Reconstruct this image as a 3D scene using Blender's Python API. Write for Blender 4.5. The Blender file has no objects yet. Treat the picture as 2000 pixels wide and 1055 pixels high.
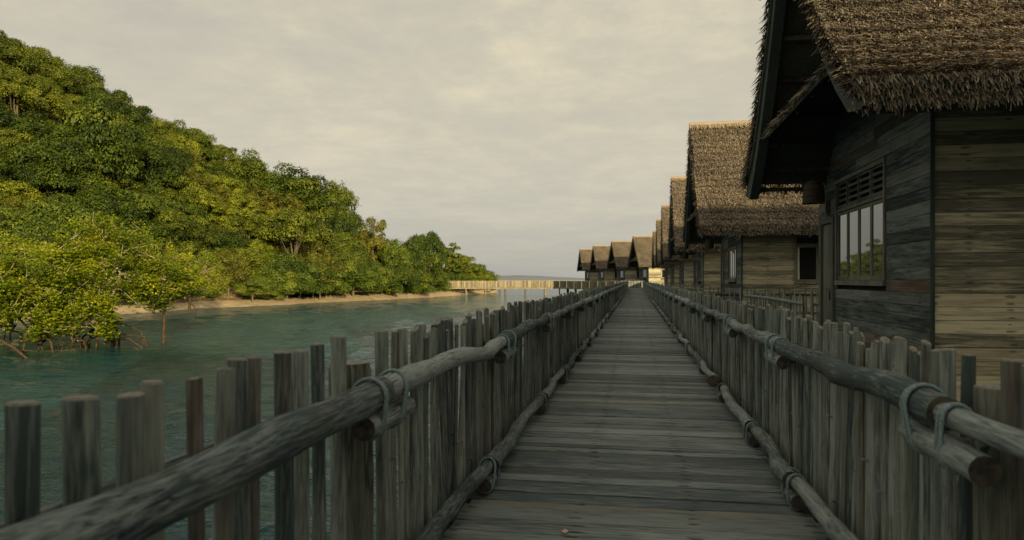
import bpy, math, random
import numpy as np
from mathutils import Vector, Matrix
R = math.radians
random.seed(4)
rg = np.random.default_rng(4)
sc = bpy.context.scene
COL = sc.collection

# ------------------------------------------------------------------ camera
F = 1400.0
PSI = math.atan(242 / F)
cam = bpy.data.cameras.new('camera')
cam.sensor_width = 36.0
cam.lens = 36.0 * F / 2000
cam.shift_y = 18.5 / 2000
cam.clip_start = 0.05
cam.clip_end = 20000
cam.dof.use_dof = True
cam.dof.focus_distance = 11.0
cam.dof.aperture_fstop = 3.6
camo = bpy.data.objects.new('camera', cam)
COL.objects.link(camo)
camo.location = (0, 0, 1.3)
camo.rotation_euler = (R(90), 0, PSI)
sc.camera = camo

# ------------------------------------------------------------------ light
SUN_EL, SUN_AZ = R(12.4), R(32)       # sun stands behind the camera, to its right
world = bpy.data.worlds.new('World')
sc.world = world
world.use_nodes = True
wt = world.node_tree
for n in list(wt.nodes):
    wt.nodes.remove(n)


def N(t, kind, **kw):
    n = t.nodes.new(kind)
    for k, v in kw.items():
        if k.startswith('i_'):
            n.inputs[k[2:].replace('_', ' ')].default_value = v
        else:
            setattr(n, k, v)
    return n


def math_node(t, op, a, b=None, c=None, clamp=False):
    n = t.nodes.new('ShaderNodeMath')
    n.operation = op
    n.use_clamp = clamp
    for i, v in enumerate((a, b, c)):
        if v is None:
            continue
        if isinstance(v, (int, float)):
            n.inputs[i].default_value = v
        else:
            t.links.new(v, n.inputs[i])
    return n.outputs[0]


def ramp(t, fac, stops):
    n = t.nodes.new('ShaderNodeValToRGB')
    e = n.color_ramp.elements
    while len(e) < len(stops):
        e.new(0.5)
    for i, (p, c) in enumerate(stops):
        e[i].position = p
        e[i].color = (*c, 1) if len(c) == 3 else c
    if fac is not None:
        t.links.new(fac, n.inputs[0])
    return n.outputs[0]


def mixc(t, fac, a, b, mode='MIX'):
    n = t.nodes.new('ShaderNodeMix')
    n.data_type = 'RGBA'
    n.blend_type = mode
    for s, v in ((n.inputs[0], fac), (n.inputs[6], a), (n.inputs[7], b)):
        if isinstance(v, (int, float)):
            s.default_value = v
        elif isinstance(v, tuple):
            s.default_value = (*v, 1)
        else:
            t.links.new(v, s)
    return n.outputs[2]


sky = N(wt, 'ShaderNodeTexSky')
sky.sky_type = 'NISHITA'
sky.sun_disc = False
sky.sun_elevation = SUN_EL
sky.sun_rotation = R(180) - SUN_AZ
sky.dust_density = 2.0
tc = N(wt, 'ShaderNodeTexCoord')
sep = N(wt, 'ShaderNodeSeparateXYZ')
wt.links.new(tc.outputs['Generated'], sep.inputs[0])
zz = math_node(wt, 'ADD', math_node(wt, 'MAXIMUM', sep.outputs[2], 0.0), 0.10)
px_ = math_node(wt, 'DIVIDE', sep.outputs[0], zz)
py_ = math_node(wt, 'DIVIDE', sep.outputs[1], zz)
cmb = N(wt, 'ShaderNodeCombineXYZ')
wt.links.new(px_, cmb.inputs[0])
wt.links.new(py_, cmb.inputs[1])
n1 = N(wt, 'ShaderNodeTexNoise', i_Scale=0.75, i_Detail=9.0, i_Roughness=0.62, i_Distortion=0.3)
wt.links.new(cmb.outputs[0], n1.inputs['Vector'])
n2 = N(wt, 'ShaderNodeTexNoise', i_Scale=4.2, i_Detail=6.0, i_Roughness=0.7)
wt.links.new(cmb.outputs[0], n2.inputs['Vector'])
cl = math_node(wt, 'ADD', math_node(wt, 'MULTIPLY', n1.outputs[0], 0.70), math_node(wt, 'MULTIPLY', n2.outputs[0], 0.30))
ccol = ramp(wt, cl, [(0.37, (4.45, 4.15, 3.45)), (0.49, (5.15, 4.72, 3.65)), (0.61, (6.5, 5.75, 4.1))])
# thin high cloud over the whole sky, denser low down where one looks through more of it
hz = ramp(wt, sep.outputs[2], [(0.0, (3.20, 3.25, 3.10)), (0.09, (4.35, 4.15, 3.62)), (0.26, (5.45, 4.92, 3.78))])
low = math_node(wt, 'SUBTRACT', 1.0, math_node(wt, 'MULTIPLY', sep.outputs[2], 3.1), clamp=True)
ccol = mixc(wt, math_node(wt, 'MULTIPLY', low, 0.85, clamp=True), ccol, hz)
allc = mixc(wt, 0.94, sky.outputs[0], ccol)
bg = N(wt, 'ShaderNodeBackground', i_Strength=0.103)
wo = N(wt, 'ShaderNodeOutputWorld')
wt.links.new(allc, bg.inputs[0])
wt.links.new(bg.outputs[0], wo.inputs[0])

sun = bpy.data.lights.new('sun', 'SUN')
sun.energy = 5.0
sun.angle = R(0.6)
sun.color = (1.0, 0.79, 0.44)
suno = bpy.data.objects.new('sun', sun)
COL.objects.link(suno)
d_sun = Vector((-math.sin(SUN_AZ) * math.cos(SUN_EL), math.cos(SUN_AZ) * math.cos(SUN_EL), -math.sin(SUN_EL)))
suno.rotation_euler = d_sun.to_track_quat('-Z', 'Y').to_euler()
suno.location = (30, -40, 30)

sc.view_settings.view_transform = 'Standard'
sc.view_settings.look = 'None'
sc.view_settings.gamma = 1
sc.view_settings.exposure = 0.24
sc.view_settings.use_curve_mapping = False
sc.render.engine = 'CYCLES'
sc.cycles.use_denoising = True
sc.cycles.max_bounces = 6
sc.cycles.diffuse_bounces = 3
sc.cycles.transparent_max_bounces = 4


# ------------------------------------------------------------------ helpers
def tag(o, label=None, cat=None, group=None, kind=None):
    for k, v in (('label', label), ('category', cat), ('group', group), ('kind', kind)):
        if v:
            o[k] = v
    return o


def empty(name, loc, rz=0.0):
    o = bpy.data.objects.new(name, None)
    o.empty_display_size = 0.3
    COL.objects.link(o)
    o.location = loc
    o.rotation_euler.z = rz
    return o


def mesh_from(name, V, Fs, mat=None, rnd=None, smooth=False, mats=None, midx=None):
    """V (n,3); Fs a (m,k) array of equal faces or a list of faces; rnd one value per vertex"""
    me = bpy.data.meshes.new(name)
    V = np.asarray(V, dtype=np.float32)
    if isinstance(Fs, np.ndarray):
        m, k = Fs.shape
        me.vertices.add(len(V))
        me.vertices.foreach_set('co', V.ravel())
        me.loops.add(m * k)
        me.loops.foreach_set('vertex_index', Fs.astype(np.int32).ravel())
        me.polygons.add(m)
        me.polygons.foreach_set('loop_start', np.arange(0, m * k, k, dtype=np.int32))
        me.polygons.foreach_set('loop_total', np.full(m, k, dtype=np.int32))
        me.update(calc_edges=True)
    else:
        me.from_pydata(V.tolist(), [], Fs)
    if rnd is not None:
        a = me.attributes.new('rnd', 'FLOAT', 'POINT')
        a.data.foreach_set('value', np.asarray(rnd, dtype=np.float32))
    for m_ in (mats or ([mat] if mat else [])):
        me.materials.append(m_)
    if midx is not None:
        me.polygons.foreach_set('material_index', np.asarray(midx, dtype=np.int32))
    if smooth:
        me.polygons.foreach_set('use_smooth', np.ones(len(me.polygons), dtype=bool))
    return me


def link(name, me, parent=None, loc=None, rot=None):
    o = bpy.data.objects.new(name, me)
    COL.objects.link(o)
    if parent is not None:
        o.parent = parent
    if loc is not None:
        o.location = loc
    if rot is not None:
        o.rotation_euler = rot
    return o


class MB:
    def __init__(s):
        s.V, s.F, s.r, s.n, s.mi = [], [], [], 0, []

    def add(s, V, Fs, r=0.0, mi=0):
        V = np.asarray(V, float)
        s.V.append(V)
        for f in Fs:
            s.F.append([i + s.n for i in f])
            s.mi.append(mi)
        s.r.append(np.full(len(V), r))
        s.n += len(V)

    def box(s, x0, x1, y0, y1, z0, z1, r=0.0, mi=0):
        V = [(x, y, z) for x in (x0, x1) for y in (y0, y1) for z in (z0, z1)]
        s.add(V, [(0, 1, 3, 2), (4, 6, 7, 5), (0, 4, 5, 1), (2, 3, 7, 6), (0, 2, 6, 4), (1, 5, 7, 3)], r, mi)

    def tube(s, P, rad, n=8, r=0.0, closed=False, caps=True, bump=0.0, mi=0, capmi=None, flat=1.0):
        P = np.asarray(P, float)
        m = len(P)
        rad = np.broadcast_to(np.asarray(rad, float), (m,))
        if closed:
            T = np.roll(P, -1, 0) - np.roll(P, 1, 0)
        else:
            T = np.gradient(P, axis=0)
        T /= np.linalg.norm(T, axis=1)[:, None] + 1e-9
        up = np.array([0, 0, 1.0]) if abs(T[:, 2]).mean() < 0.8 else np.array([1.0, 0, 0])
        if closed:
            nv = P.mean(0)
            c = np.linalg.svd(P - nv)[2][2]
            A = np.broadcast_to(c, (m, 3))
        else:
            A = np.cross(T, up)
            A /= np.linalg.norm(A, axis=1)[:, None] + 1e-9
        B = np.cross(A, T)
        B /= np.linalg.norm(B, axis=1)[:, None] + 1e-9
        th = np.linspace(0, 2 * math.pi, n, endpoint=False)
        rr = rad[:, None] * (1 + bump * (rg.random((m, n)) - 0.5))
        V = P[:, None, :] + rr[..., None] * (np.cos(th)[None, :, None] * A[:, None, :] * flat + np.sin(th)[None, :, None] * B[:, None, :])
        Fs = []
        mm = m if closed else m - 1
        for i in range(mm):
            j = (i + 1) % m
            for k in range(n):
                k2 = (k + 1) % n
                Fs.append((i * n + k, i * n + k2, j * n + k2, j * n + k))
        V = V.reshape(-1, 3)
        s.add(V, Fs, r, mi)
        if caps and not closed:
            cm = mi if capmi is None else capmi
            s.add(V[:n], [tuple(range(n))[::-1]], r, cm)
            s.add(V[-n:], [tuple(range(n))], r, cm)

    def mesh(s, name, mats, smooth=False):
        if not isinstance(mats, (list, tuple)):
            mats = [mats]
        return mesh_from(name, np.concatenate(s.V), s.F, rnd=np.concatenate(s.r), smooth=smooth, mats=mats, midx=s.mi)

    def build(s, name, mats, parent=None, loc=None, smooth=False, rot=None):
        return link(name, s.mesh(name, mats, smooth), parent, loc, rot)


def smooth_by_angle(me, ang=40):
    me.polygons.foreach_set('use_smooth', np.ones(len(me.polygons), dtype=bool))
    me.set_sharp_from_angle(angle=R(ang)) if hasattr(me, 'set_sharp_from_angle') else None


def new_mat(name):
    m = bpy.data.materials.new(name)
    m.use_nodes = True
    t = m.node_tree
    for n in list(t.nodes):
        t.nodes.remove(n)
    out = N(t, 'ShaderNodeOutputMaterial')
    return m, t, out


def rnd_value(t):
    at = N(t, 'ShaderNodeAttribute', attribute_name='rnd')
    oi = N(t, 'ShaderNodeObjectInfo')
    s = math_node(t, 'ADD', at.outputs['Fac'], oi.outputs['Random'])
    return math_node(t, 'FRACT', s)


def wood(name, axis, c_dark, c_light, scale=9.0, crack=0.5, stain=None, stain_amt=0.0, moss=0.0, rough=0.85,
         bump=0.35, nails=None, tones=None, world_space=False):
    """weathered timber; grain runs along the object axis 0/1/2"""
    m, t, out = new_mat(name)
    tcn = N(t, 'ShaderNodeTexCoord')
    rv = rnd_value(t)
    off = N(t, 'ShaderNodeCombineXYZ')
    for i, k in enumerate((37.0, 53.0, 71.0)):
        t.links.new(math_node(t, 'MULTIPLY', rv, k), off.inputs[i])
    av = N(t, 'ShaderNodeVectorMath', operation='ADD')
    t.links.new(tcn.outputs['Object'], av.inputs[0])
    t.links.new(off.outputs[0], av.inputs[1])

    def noise(sx, detail=5, rough_=0.6, stretch=12.0, dist=0.0):
        mp = N(t, 'ShaderNodeMapping')
        scl = [sx, sx, sx]
        scl[axis] = sx / stretch
        mp.inputs['Scale'].default_value = scl
        t.links.new(av.outputs[0], mp.inputs[0])
        nn = N(t, 'ShaderNodeTexNoise', i_Scale=1.0, i_Detail=float(detail), i_Roughness=rough_, i_Distortion=dist)
        t.links.new(mp.outputs[0], nn.inputs['Vector'])
        return nn.outputs[0]
    g = noise(scale * 6, 6, 0.65, 14, 0.3)
    b = noise(scale * 0.35, 4, 0.6, 3)
    f = math_node(t, 'ADD', math_node(t, 'MULTIPLY', g, 0.65), math_node(t, 'MULTIPLY', b, 0.35))
    f = math_node(t, 'ADD', f, math_node(t, 'MULTIPLY', math_node(t, 'SUBTRACT', rv, 0.5), 0.22))
    mid = tuple((a + b_) / 2 for a, b_ in zip(c_dark, c_light))
    col = ramp(t, f, [(0.39, c_dark), (0.5, mid), (0.61, c_light)])
    if tones:
        for i, (th, tc_) in enumerate(tones):      # whole pieces of another tone
            sel = math_node(t, 'GREATER_THAN', math_node(t, 'FRACT', math_node(t, 'MULTIPLY', rv, 7.31 + 3.7 * i)), th)
            col = mixc(t, math_node(t, 'MULTIPLY', sel, 0.7), col, mixc(t, 0.55, col, tc_))
    if stain_amt > 0:
        sn = noise(scale * 0.9, 3, 0.5, 7)
        sf = ramp(t, sn, [(0.56, (0, 0, 0)), (0.68, (1, 1, 1))])
        col = mixc(t, math_node(t, 'MULTIPLY', sf, stain_amt), col, stain)
    if moss > 0:
        mn = noise(scale * 0.5, 5, 0.7, 1.6)
        mf = ramp(t, mn, [(0.52, (0, 0, 0)), (0.66, (1, 1, 1))])
        col = mixc(t, math_node(t, 'MULTIPLY', mf, moss), col, (0.045, 0.06, 0.025))
    hgt = g
    if crack > 0:
        cn = noise(scale * 2.2, 3, 0.55, 30, 0.6)
        cd = math_node(t, 'ABSOLUTE', math_node(t, 'SUBTRACT', cn, 0.5))
        cf = ramp(t, cd, [(0.004, (1, 1, 1)), (0.016, (0, 0, 0))])
        msk = ramp(t, noise(scale * 0.3, 2, 0.5, 2), [(0.5, (0, 0, 0)), (0.6, (1, 1, 1))])
        cf = math_node(t, 'MULTIPLY', cf, msk)
        col = mixc(t, math_node(t, 'MULTIPLY', cf, crack), col, (0.02, 0.018, 0.015))
        hgt = math_node(t, 'SUBTRACT', g, math_node(t, 'MULTIPLY', cf, 0.8))
    if nails:
        ax, period, phase, ox, od, amt = nails       # dark weather stains round pairs of nails
        sp = N(t, 'ShaderNodeSeparateXYZ')
        t.links.new(tcn.outputs['Object'], sp.inputs[0])
        wob = math_node(t, 'MULTIPLY', math_node(t, 'SUBTRACT', rv, 0.5), 0.05)
        u = math_node(t, 'ADD', math_node(t, 'DIVIDE', math_node(t, 'ADD', sp.outputs[ax], wob), period), phase + 0.5)
        u = math_node(t, 'ABSOLUTE', math_node(t, 'SUBTRACT', math_node(t, 'FRACT', u), 0.5))
        u = math_node(t, 'MULTIPLY', u, period * 0.30)
        q = math_node(t, 'ABSOLUTE', math_node(t, 'SUBTRACT', math_node(t, 'ABSOLUTE', sp.outputs[ox]), od))
        dd = math_node(t, 'SQRT', math_node(t, 'ADD', math_node(t, 'MULTIPLY', u, u), math_node(t, 'MULTIPLY', q, q)))
        sn = noise(scale * 2.5, 4, 0.6, 4)
        sm = math_node(t, 'MAXIMUM', math_node(t, 'SUBTRACT', math_node(t, 'MULTIPLY', sn, 0.075), 0.026), 0.003)
        nf = math_node(t, 'SUBTRACT', 1.0, math_node(t, 'DIVIDE', dd, sm), clamp=True)
        nf = math_node(t, 'MULTIPLY', nf, 2.0, clamp=True)
        col = mixc(t, math_node(t, 'MULTIPLY', nf, amt, clamp=True), col, (0.022, 0.022, 0.018))
    bs = N(t, 'ShaderNodeBsdfPrincipled')
    bs.inputs['Roughness'].default_value = rough
    bs.inputs['Specular IOR Level'].default_value = 0.25
    t.links.new(col, bs.inputs['Base Color'])
    bp = N(t, 'ShaderNodeBump', i_Strength=bump, i_Distance=0.006)
    t.links.new(hgt, bp.inputs['Height'])
    t.links.new(bp.outputs[0], bs.inputs['Normal'])
    t.links.new(bs.outputs[0], out.inputs[0])
    return m


def plain(name, c1, c2, scale=3.0, rough=0.85, bump=0.2, dist=0.01, spec=0.3, detail=6):
    m, t, out = new_mat(name)
    tcn = N(t, 'ShaderNodeTexCoord')
    nn = N(t, 'ShaderNodeTexNoise', i_Scale=scale, i_Detail=float(detail), i_Roughness=0.65)
    t.links.new(tcn.outputs['Object'], nn.inputs['Vector'])
    col = ramp(t, nn.outputs[0], [(0.35, c1), (0.65, c2)])
    bs = N(t, 'ShaderNodeBsdfPrincipled')
    bs.inputs['Roughness'].default_value = rough
    bs.inputs['Specular IOR Level'].default_value = spec
    t.links.new(col, bs.inputs['Base Color'])
    if bump:
        bp = N(t, 'ShaderNodeBump', i_Strength=bump, i_Distance=dist)
        t.links.new(nn.outputs[0], bp.inputs['Height'])
        t.links.new(bp.outputs[0], bs.inputs['Normal'])
    t.links.new(bs.outputs[0], out.inputs[0])
    return m


def leafy(name, stops, rough=0.5, transl=0.3, vary=0.3):
    m, t, out = new_mat(name)
    at = N(t, 'ShaderNodeAttribute', attribute_name='rnd')
    oi = N(t, 'ShaderNodeObjectInfo')
    f = math_node(t, 'ADD', at.outputs['Fac'], math_node(t, 'MULTIPLY', math_node(t, 'SUBTRACT', oi.outputs['Random'], 0.5), vary), clamp=True)
    col = ramp(t, f, stops)
    df = N(t, 'ShaderNodeBsdfPrincipled')
    df.inputs['Roughness'].default_value = rough
    df.inputs['Specular IOR Level'].default_value = 0.25
    tr = N(t, 'ShaderNodeBsdfTranslucent')
    t.links.new(col, df.inputs['Base Color'])
    tcol = mixc(t, 1.0, col, (1.5, 1.35, 0.5), 'MULTIPLY')
    t.links.new(tcol, tr.inputs[0])
    mx = N(t, 'ShaderNodeMixShader')
    mx.inputs[0].default_value = transl
    t.links.new(df.outputs[0], mx.inputs[1])
    t.links.new(tr.outputs[0], mx.inputs[2])
    t.links.new(mx.outputs[0], out.inputs[0])
    return m


def thatchy(name, stops):
    m, t, out = new_mat(name)
    rv = N(t, 'ShaderNodeAttribute', attribute_name='rnd').outputs['Fac']
    tcn = N(t, 'ShaderNodeTexCoord')
    nn = N(t, 'ShaderNodeTexNoise', i_Scale=0.9, i_Detail=4.0, i_Roughness=0.6)
    t.links.new(tcn.outputs['Object'], nn.inputs['Vector'])
    f = math_node(t, 'ADD', math_node(t, 'MULTIPLY', rv, 0.75), math_node(t, 'MULTIPLY', math_node(t, 'SUBTRACT', nn.outputs[0], 0.3), 0.55))
    col = ramp(t, f, stops)
    bs = N(t, 'ShaderNodeBsdfPrincipled')
    bs.inputs['Roughness'].default_value = 0.9
    bs.inputs['Specular IOR Level'].default_value = 0.15
    t.links.new(col, bs.inputs['Base Color'])
    n3 = N(t, 'ShaderNodeTexNoise', i_Scale=60.0, i_Detail=3.0)
    t.links.new(tcn.outputs['Object'], n3.inputs['Vector'])
    bp = N(t, 'ShaderNodeBump', i_Strength=0.5, i_Distance=0.02)
    t.links.new(n3.outputs[0], bp.inputs['Height'])
    t.links.new(bp.outputs[0], bs.inputs['Normal'])
    t.links.new(bs.outputs[0], out.inputs[0])
    return m


# ------------------------------------------------------------------ materials
GD, GL = (0.060, 0.068, 0.062), (0.205, 0.210, 0.185)
M = {}
M['deck'] = wood('deck_wood', 0, (0.064, 0.086, 0.092), (0.250, 0.285, 0.285), 12, 0.6, nails=(0, 0.62, 0.5, 1, 0.045, 0.9),
                 tones=[(0.94, (0.34, 0.31, 0.25)), (0.7, (0.07, 0.075, 0.07))], bump=0.5)
M['picket'] = wood('picket_wood', 2, (0.046, 0.068, 0.068), (0.265, 0.300, 0.275), 14, 0.75, stain=(0.10, 0.045, 0.022),
                   stain_amt=0.3, moss=0.25, tones=[(0.72, (0.07, 0.09, 0.085)), (0.8, (0.24, 0.25, 0.22)), (0.94, (0.11, 0.07, 0.045))], bump=0.6)
M['picket_end'] = plain('picket_end_grain', (0.09, 0.092, 0.08), (0.24, 0.235, 0.205), 60, 0.9)
M['rail'] = wood('rail_wood', 1, (0.036, 0.056, 0.064), (0.245, 0.282, 0.278), 15, 0.9, stain=(0.13, 0.055, 0.03),
                 stain_amt=0.15, moss=0.28, bump=0.9)
M['rail_end'] = plain('rail_end_grain', (0.022, 0.022, 0.018), (0.10, 0.088, 0.068), 25, 0.9)
M['rope'] = plain('rope_fibre', (0.09, 0.14, 0.155), (0.22, 0.29, 0.30), 140, 0.8, 0.6, 0.003)
M['rope_blue'] = plain('blue_rope_fibre', (0.02, 0.04, 0.06), (0.22, 0.32, 0.38), 90, 0.8, 0.6, 0.003)
M['pile'] = wood('pile_wood', 2, (0.03, 0.03, 0.026), (0.12, 0.11, 0.09), 6, 0.4)
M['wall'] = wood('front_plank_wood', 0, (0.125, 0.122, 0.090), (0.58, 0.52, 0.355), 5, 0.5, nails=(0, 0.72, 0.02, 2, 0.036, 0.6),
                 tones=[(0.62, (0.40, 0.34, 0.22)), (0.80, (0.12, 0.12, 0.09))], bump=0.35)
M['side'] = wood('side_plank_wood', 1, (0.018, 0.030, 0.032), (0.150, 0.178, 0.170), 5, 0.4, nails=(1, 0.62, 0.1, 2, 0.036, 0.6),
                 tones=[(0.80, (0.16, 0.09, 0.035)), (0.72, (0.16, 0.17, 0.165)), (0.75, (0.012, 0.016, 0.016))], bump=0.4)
M['green'] = wood('green_board', 2, (0.026, 0.040, 0.034), (0.052, 0.072, 0.062), 5, 0.2)
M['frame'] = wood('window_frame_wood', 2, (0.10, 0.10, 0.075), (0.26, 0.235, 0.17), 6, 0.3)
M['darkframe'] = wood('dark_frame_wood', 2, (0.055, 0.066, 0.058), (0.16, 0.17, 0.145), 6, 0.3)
M['louvre'] = wood('louvre_wood', 1, (0.035, 0.05, 0.045), (0.10, 0.12, 0.11), 6, 0.2)
M['post'] = wood('post_wood', 2, (0.045, 0.054, 0.048), (0.17, 0.178, 0.15), 6, 0.8, stain=(0.10, 0.05, 0.03), stain_amt=0.3, moss=0.5)
M['brownlog'] = wood('brown_log_wood', 0, (0.04, 0.022, 0.016), (0.13, 0.075, 0.05), 6, 0.4)
TH = [(0.0, (0.040, 0.036, 0.031)), (0.30, (0.135, 0.117, 0.094)), (0.62, (0.295, 0.238, 0.172)), (1.0, (0.54, 0.45, 0.335))]
M['thatch'] = thatchy('thatch_leaf', TH)
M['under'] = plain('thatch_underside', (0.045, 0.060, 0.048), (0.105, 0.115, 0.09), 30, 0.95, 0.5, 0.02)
M['black'] = plain('black_and_painted_shade', (0.006, 0.006, 0.006), (0.01, 0.01, 0.01), 3, 0.9, 0)  # flat black, also painted as room darkness behind window openings and slats
M['curtain'] = plain('curtain_cloth', (0.5, 0.5, 0.47), (0.62, 0.62, 0.58), 5, 0.9, 0.1)
M['basket'] = plain('basket_weave', (0.015, 0.013, 0.009), (0.07, 0.058, 0.032), 90, 0.7, 0.8, 0.01)
M['bark'] = plain('bark', (0.07, 0.055, 0.038), (0.24, 0.19, 0.13), 9, 0.9, 0.6, 0.03)
M['root'] = plain('root_bark', (0.030, 0.022, 0.014), (0.11, 0.075, 0.045), 9, 0.9, 0.6, 0.03)
M['palebark'] = plain('pale_bark', (0.22, 0.19, 0.14), (0.42, 0.37, 0.28), 9, 0.9, 0.5, 0.02)
M['rock'] = plain('rock', (0.09, 0.07, 0.045), (0.30, 0.235, 0.15), 1.5, 0.9, 0.7, 0.1)
M['soil'] = plain('leaf_litter', (0.025, 0.022, 0.012), (0.075, 0.055, 0.028), 1.2, 0.95, 0.5, 0.1)
M['dry'] = plain('dry_bank', (0.14, 0.09, 0.045), (0.32, 0.22, 0.12), 2.2, 0.95, 0.5, 0.1)
M['sand'] = plain('beach_sand', (0.36, 0.28, 0.17), (0.56, 0.45, 0.29), 0.8, 0.95, 0.4, 0.03)
M['bridge'] = wood('jetty_wood', 2, (0.13, 0.115, 0.08), (0.42, 0.36, 0.25), 3, 0.2, tones=[(0.7, (0.2, 0.17, 0.12))])
M['far'] = plain('distant_hills', (0.20, 0.225, 0.24), (0.22, 0.245, 0.26), 0.004, 1.0, 0)  # distance haze painted into the hills as a pale blue-grey


def leafset(k, dark, mid, light, tl=0.3, vary=0.35):
    M[k] = leafy('leaves_' + k, [(0.0, dark), (0.45, mid), (1.0, light)], transl=tl * .6, vary=vary)


leafset('darkgreen', (0.018, 0.034, 0.005), (0.067, 0.105, 0.010), (0.200, 0.234, 0.026))
leafset('olive', (0.028, 0.044, 0.005), (0.106, 0.139, 0.013), (0.281, 0.305, 0.031))
leafset('yellow', (0.034, 0.055, 0.005), (0.148, 0.188, 0.014), (0.390, 0.403, 0.039))
leafset('rust', (0.034, 0.040, 0.006), (0.120, 0.128, 0.016), (0.273, 0.254, 0.036))
leafset('shore', (0.021, 0.044, 0.006), (0.086, 0.131, 0.014), (0.254, 0.299, 0.036))
leafset('mangrove', (0.050, 0.095, 0.008), (0.178, 0.259, 0.014), (0.529, 0.517, 0.032), 0.35, 0.1)


def water_material():
    m, t, out = new_mat('sea_water')
    tcn = N(t, 'ShaderNodeTexCoord')

    def nz(scale, detail, sx=1.0, sy=1.0, rot=0.0, dist=0.0):
        mp = N(t, 'ShaderNodeMapping')
        mp.inputs['Scale'].default_value = (sx, sy, 1)
        mp.inputs['Rotation'].default_value = (0, 0, rot)
        t.links.new(tcn.outputs['Object'], mp.inputs[0])
        nn = N(t, 'ShaderNodeTexNoise', i_Scale=scale, i_Detail=detail, i_Roughness=0.6, i_Distortion=dist)
        t.links.new(mp.outputs[0], nn.inputs['Vector'])
        return nn.outputs[0]
    a = nz(1.1, 5.0, 0.6, 1.7, 0.25, 0.6)
    b = nz(5.5, 3.0, 0.7, 1.4, -0.15, 0.3)
    c = nz(0.22, 3.0)
    h = math_node(t, 'ADD', math_node(t, 'MULTIPLY', a, 1.1), math_node(t, 'MULTIPLY', b, 0.32))
    col = ramp(t, c, [(0.35, (0.009, 0.048, 0.057)), (0.65, (0.014, 0.066, 0.070))])
    bs = N(t, 'ShaderNodeBsdfPrincipled')
    bs.inputs['Roughness'].default_value = 0.07
    bs.inputs['IOR'].default_value = 1.33
    bs.inputs['Specular IOR Level'].default_value = 0.28
    t.links.new(col, bs.inputs['Base Color'])
    bp = N(t, 'ShaderNodeBump', i_Strength=0.9, i_Distance=0.19)
    t.links.new(h, bp.inputs['Height'])
    t.links.new(bp.outputs[0], bs.inputs['Normal'])
    t.links.new(bs.outputs[0], out.inputs[0])
    return m


def glass_material():
    m, t, out = new_mat('window_glass')
    bs = N(t, 'ShaderNodeBsdfPrincipled')
    bs.inputs['Base Color'].default_value = (0.045, 0.055, 0.06, 1)
    bs.inputs['Roughness'].default_value = 0.02
    bs.inputs['IOR'].default_value = 2.1
    t.links.new(bs.outputs[0], out.inputs[0])
    return m


M['water'] = water_material()
M['glass'] = glass_material()

# ------------------------------------------------------------------ water
WZ = -1.4
# choppy real waves on the stretch in view, easing into a calm open sea that the bump relief takes over
rw = np.random.default_rng(77)
rr_w = [1.0]
while rr_w[-1] < 520:
    rr_w.append(rr_w[-1] + max(0.05, rr_w[-1] * 0.0085))
rr_w = np.array(rr_w)
aa_w = np.linspace(R(-80), R(50), 720)
RR, AA = np.meshgrid(rr_w, aa_w, indexing='ij')
WX, WY = RR * np.sin(AA), RR * np.cos(AA)
H_ = np.zeros_like(WX)
cell = np.maximum(RR * 0.0085, RR * (aa_w[1] - aa_w[0]))
gust = 0.75 + 0.35 * np.sin(WX * .11 + 1.3 * np.sin(WY * .07)) * np.sin(WY * .09 + .6)
for i in range(46):
    lam = 0.32 * (3.4 / 0.32) ** rw.random()
    th = R(20) + rw.normal(0, .75)
    kx, ky = 2 * math.pi / lam * math.sin(th), 2 * math.pi / lam * math.cos(th)
    ph = rw.random() * 6.28
    amp = 0.0085 * lam ** .8
    fade = np.clip((lam / cell - 2.5) / 3, 0, 1)
    warp = .35 * np.sin(WX * .7 + i) + .35 * np.sin(WY * .6 + 2 * i)
    H_ += amp * fade * gust * (1 - 2 * np.abs(np.sin((kx * WX + ky * WY + ph + warp) / 2)) ** 1.4)
H_ *= np.clip((520 - RR) / 150, 0, 1)
nr_, na_ = RR.shape
idx = np.arange(nr_ * na_).reshape(nr_, na_)
q_ = np.stack([idx[:-1, :-1], idx[:-1, 1:], idx[1:, 1:], idx[1:, :-1]], -1).reshape(-1, 4)
w = mesh_from('water', np.stack([WX, WY, H_], -1).reshape(-1, 3), q_, M['water'], smooth=True)
tag(link('water', w, loc=(0, 0, WZ)), kind='structure')
w = mesh_from('open_water', [(-9000, -3000, 0), (9000, -3000, 0), (9000, 15000, 0), (-9000, 15000, 0)], [(0, 1, 2, 3)], M['water'])
tag(link('open_water', w, loc=(0, 0, WZ - .16)), kind='structure')

# ------------------------------------------------------------------ land
# columns of (pixel column the bearing was read at, shore depth, ridge depth, ridge ground height)
LX = [-1300, -900, -400, 0, 160, 300, 400, 480, 550, 620, 690, 750, 840, 900, 940, 972]
LS = [34, 36, 40, 46, 51, 60, 68, 72, 77, 84, 90, 95.5, 109, 123, 134, 150]
LR = [80, 84, 88, 90, 98, 104, 108, 110, 112, 112, 113, 118, 128, 138, 146, 156]
LH = [28, 28.5, 29.2, 28.9, 25.2, 20.9, 18.2, 15.2, 12.4, 9.2, 5.6, 3.5, 1.8, 0.6, 0.0, -0.9]


def bearing(xp, d):
    u = (xp - 1000) * d / F
    return u * math.cos(PSI) - d * math.sin(PSI), d * math.cos(PSI) + u * math.sin(PSI)


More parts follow.
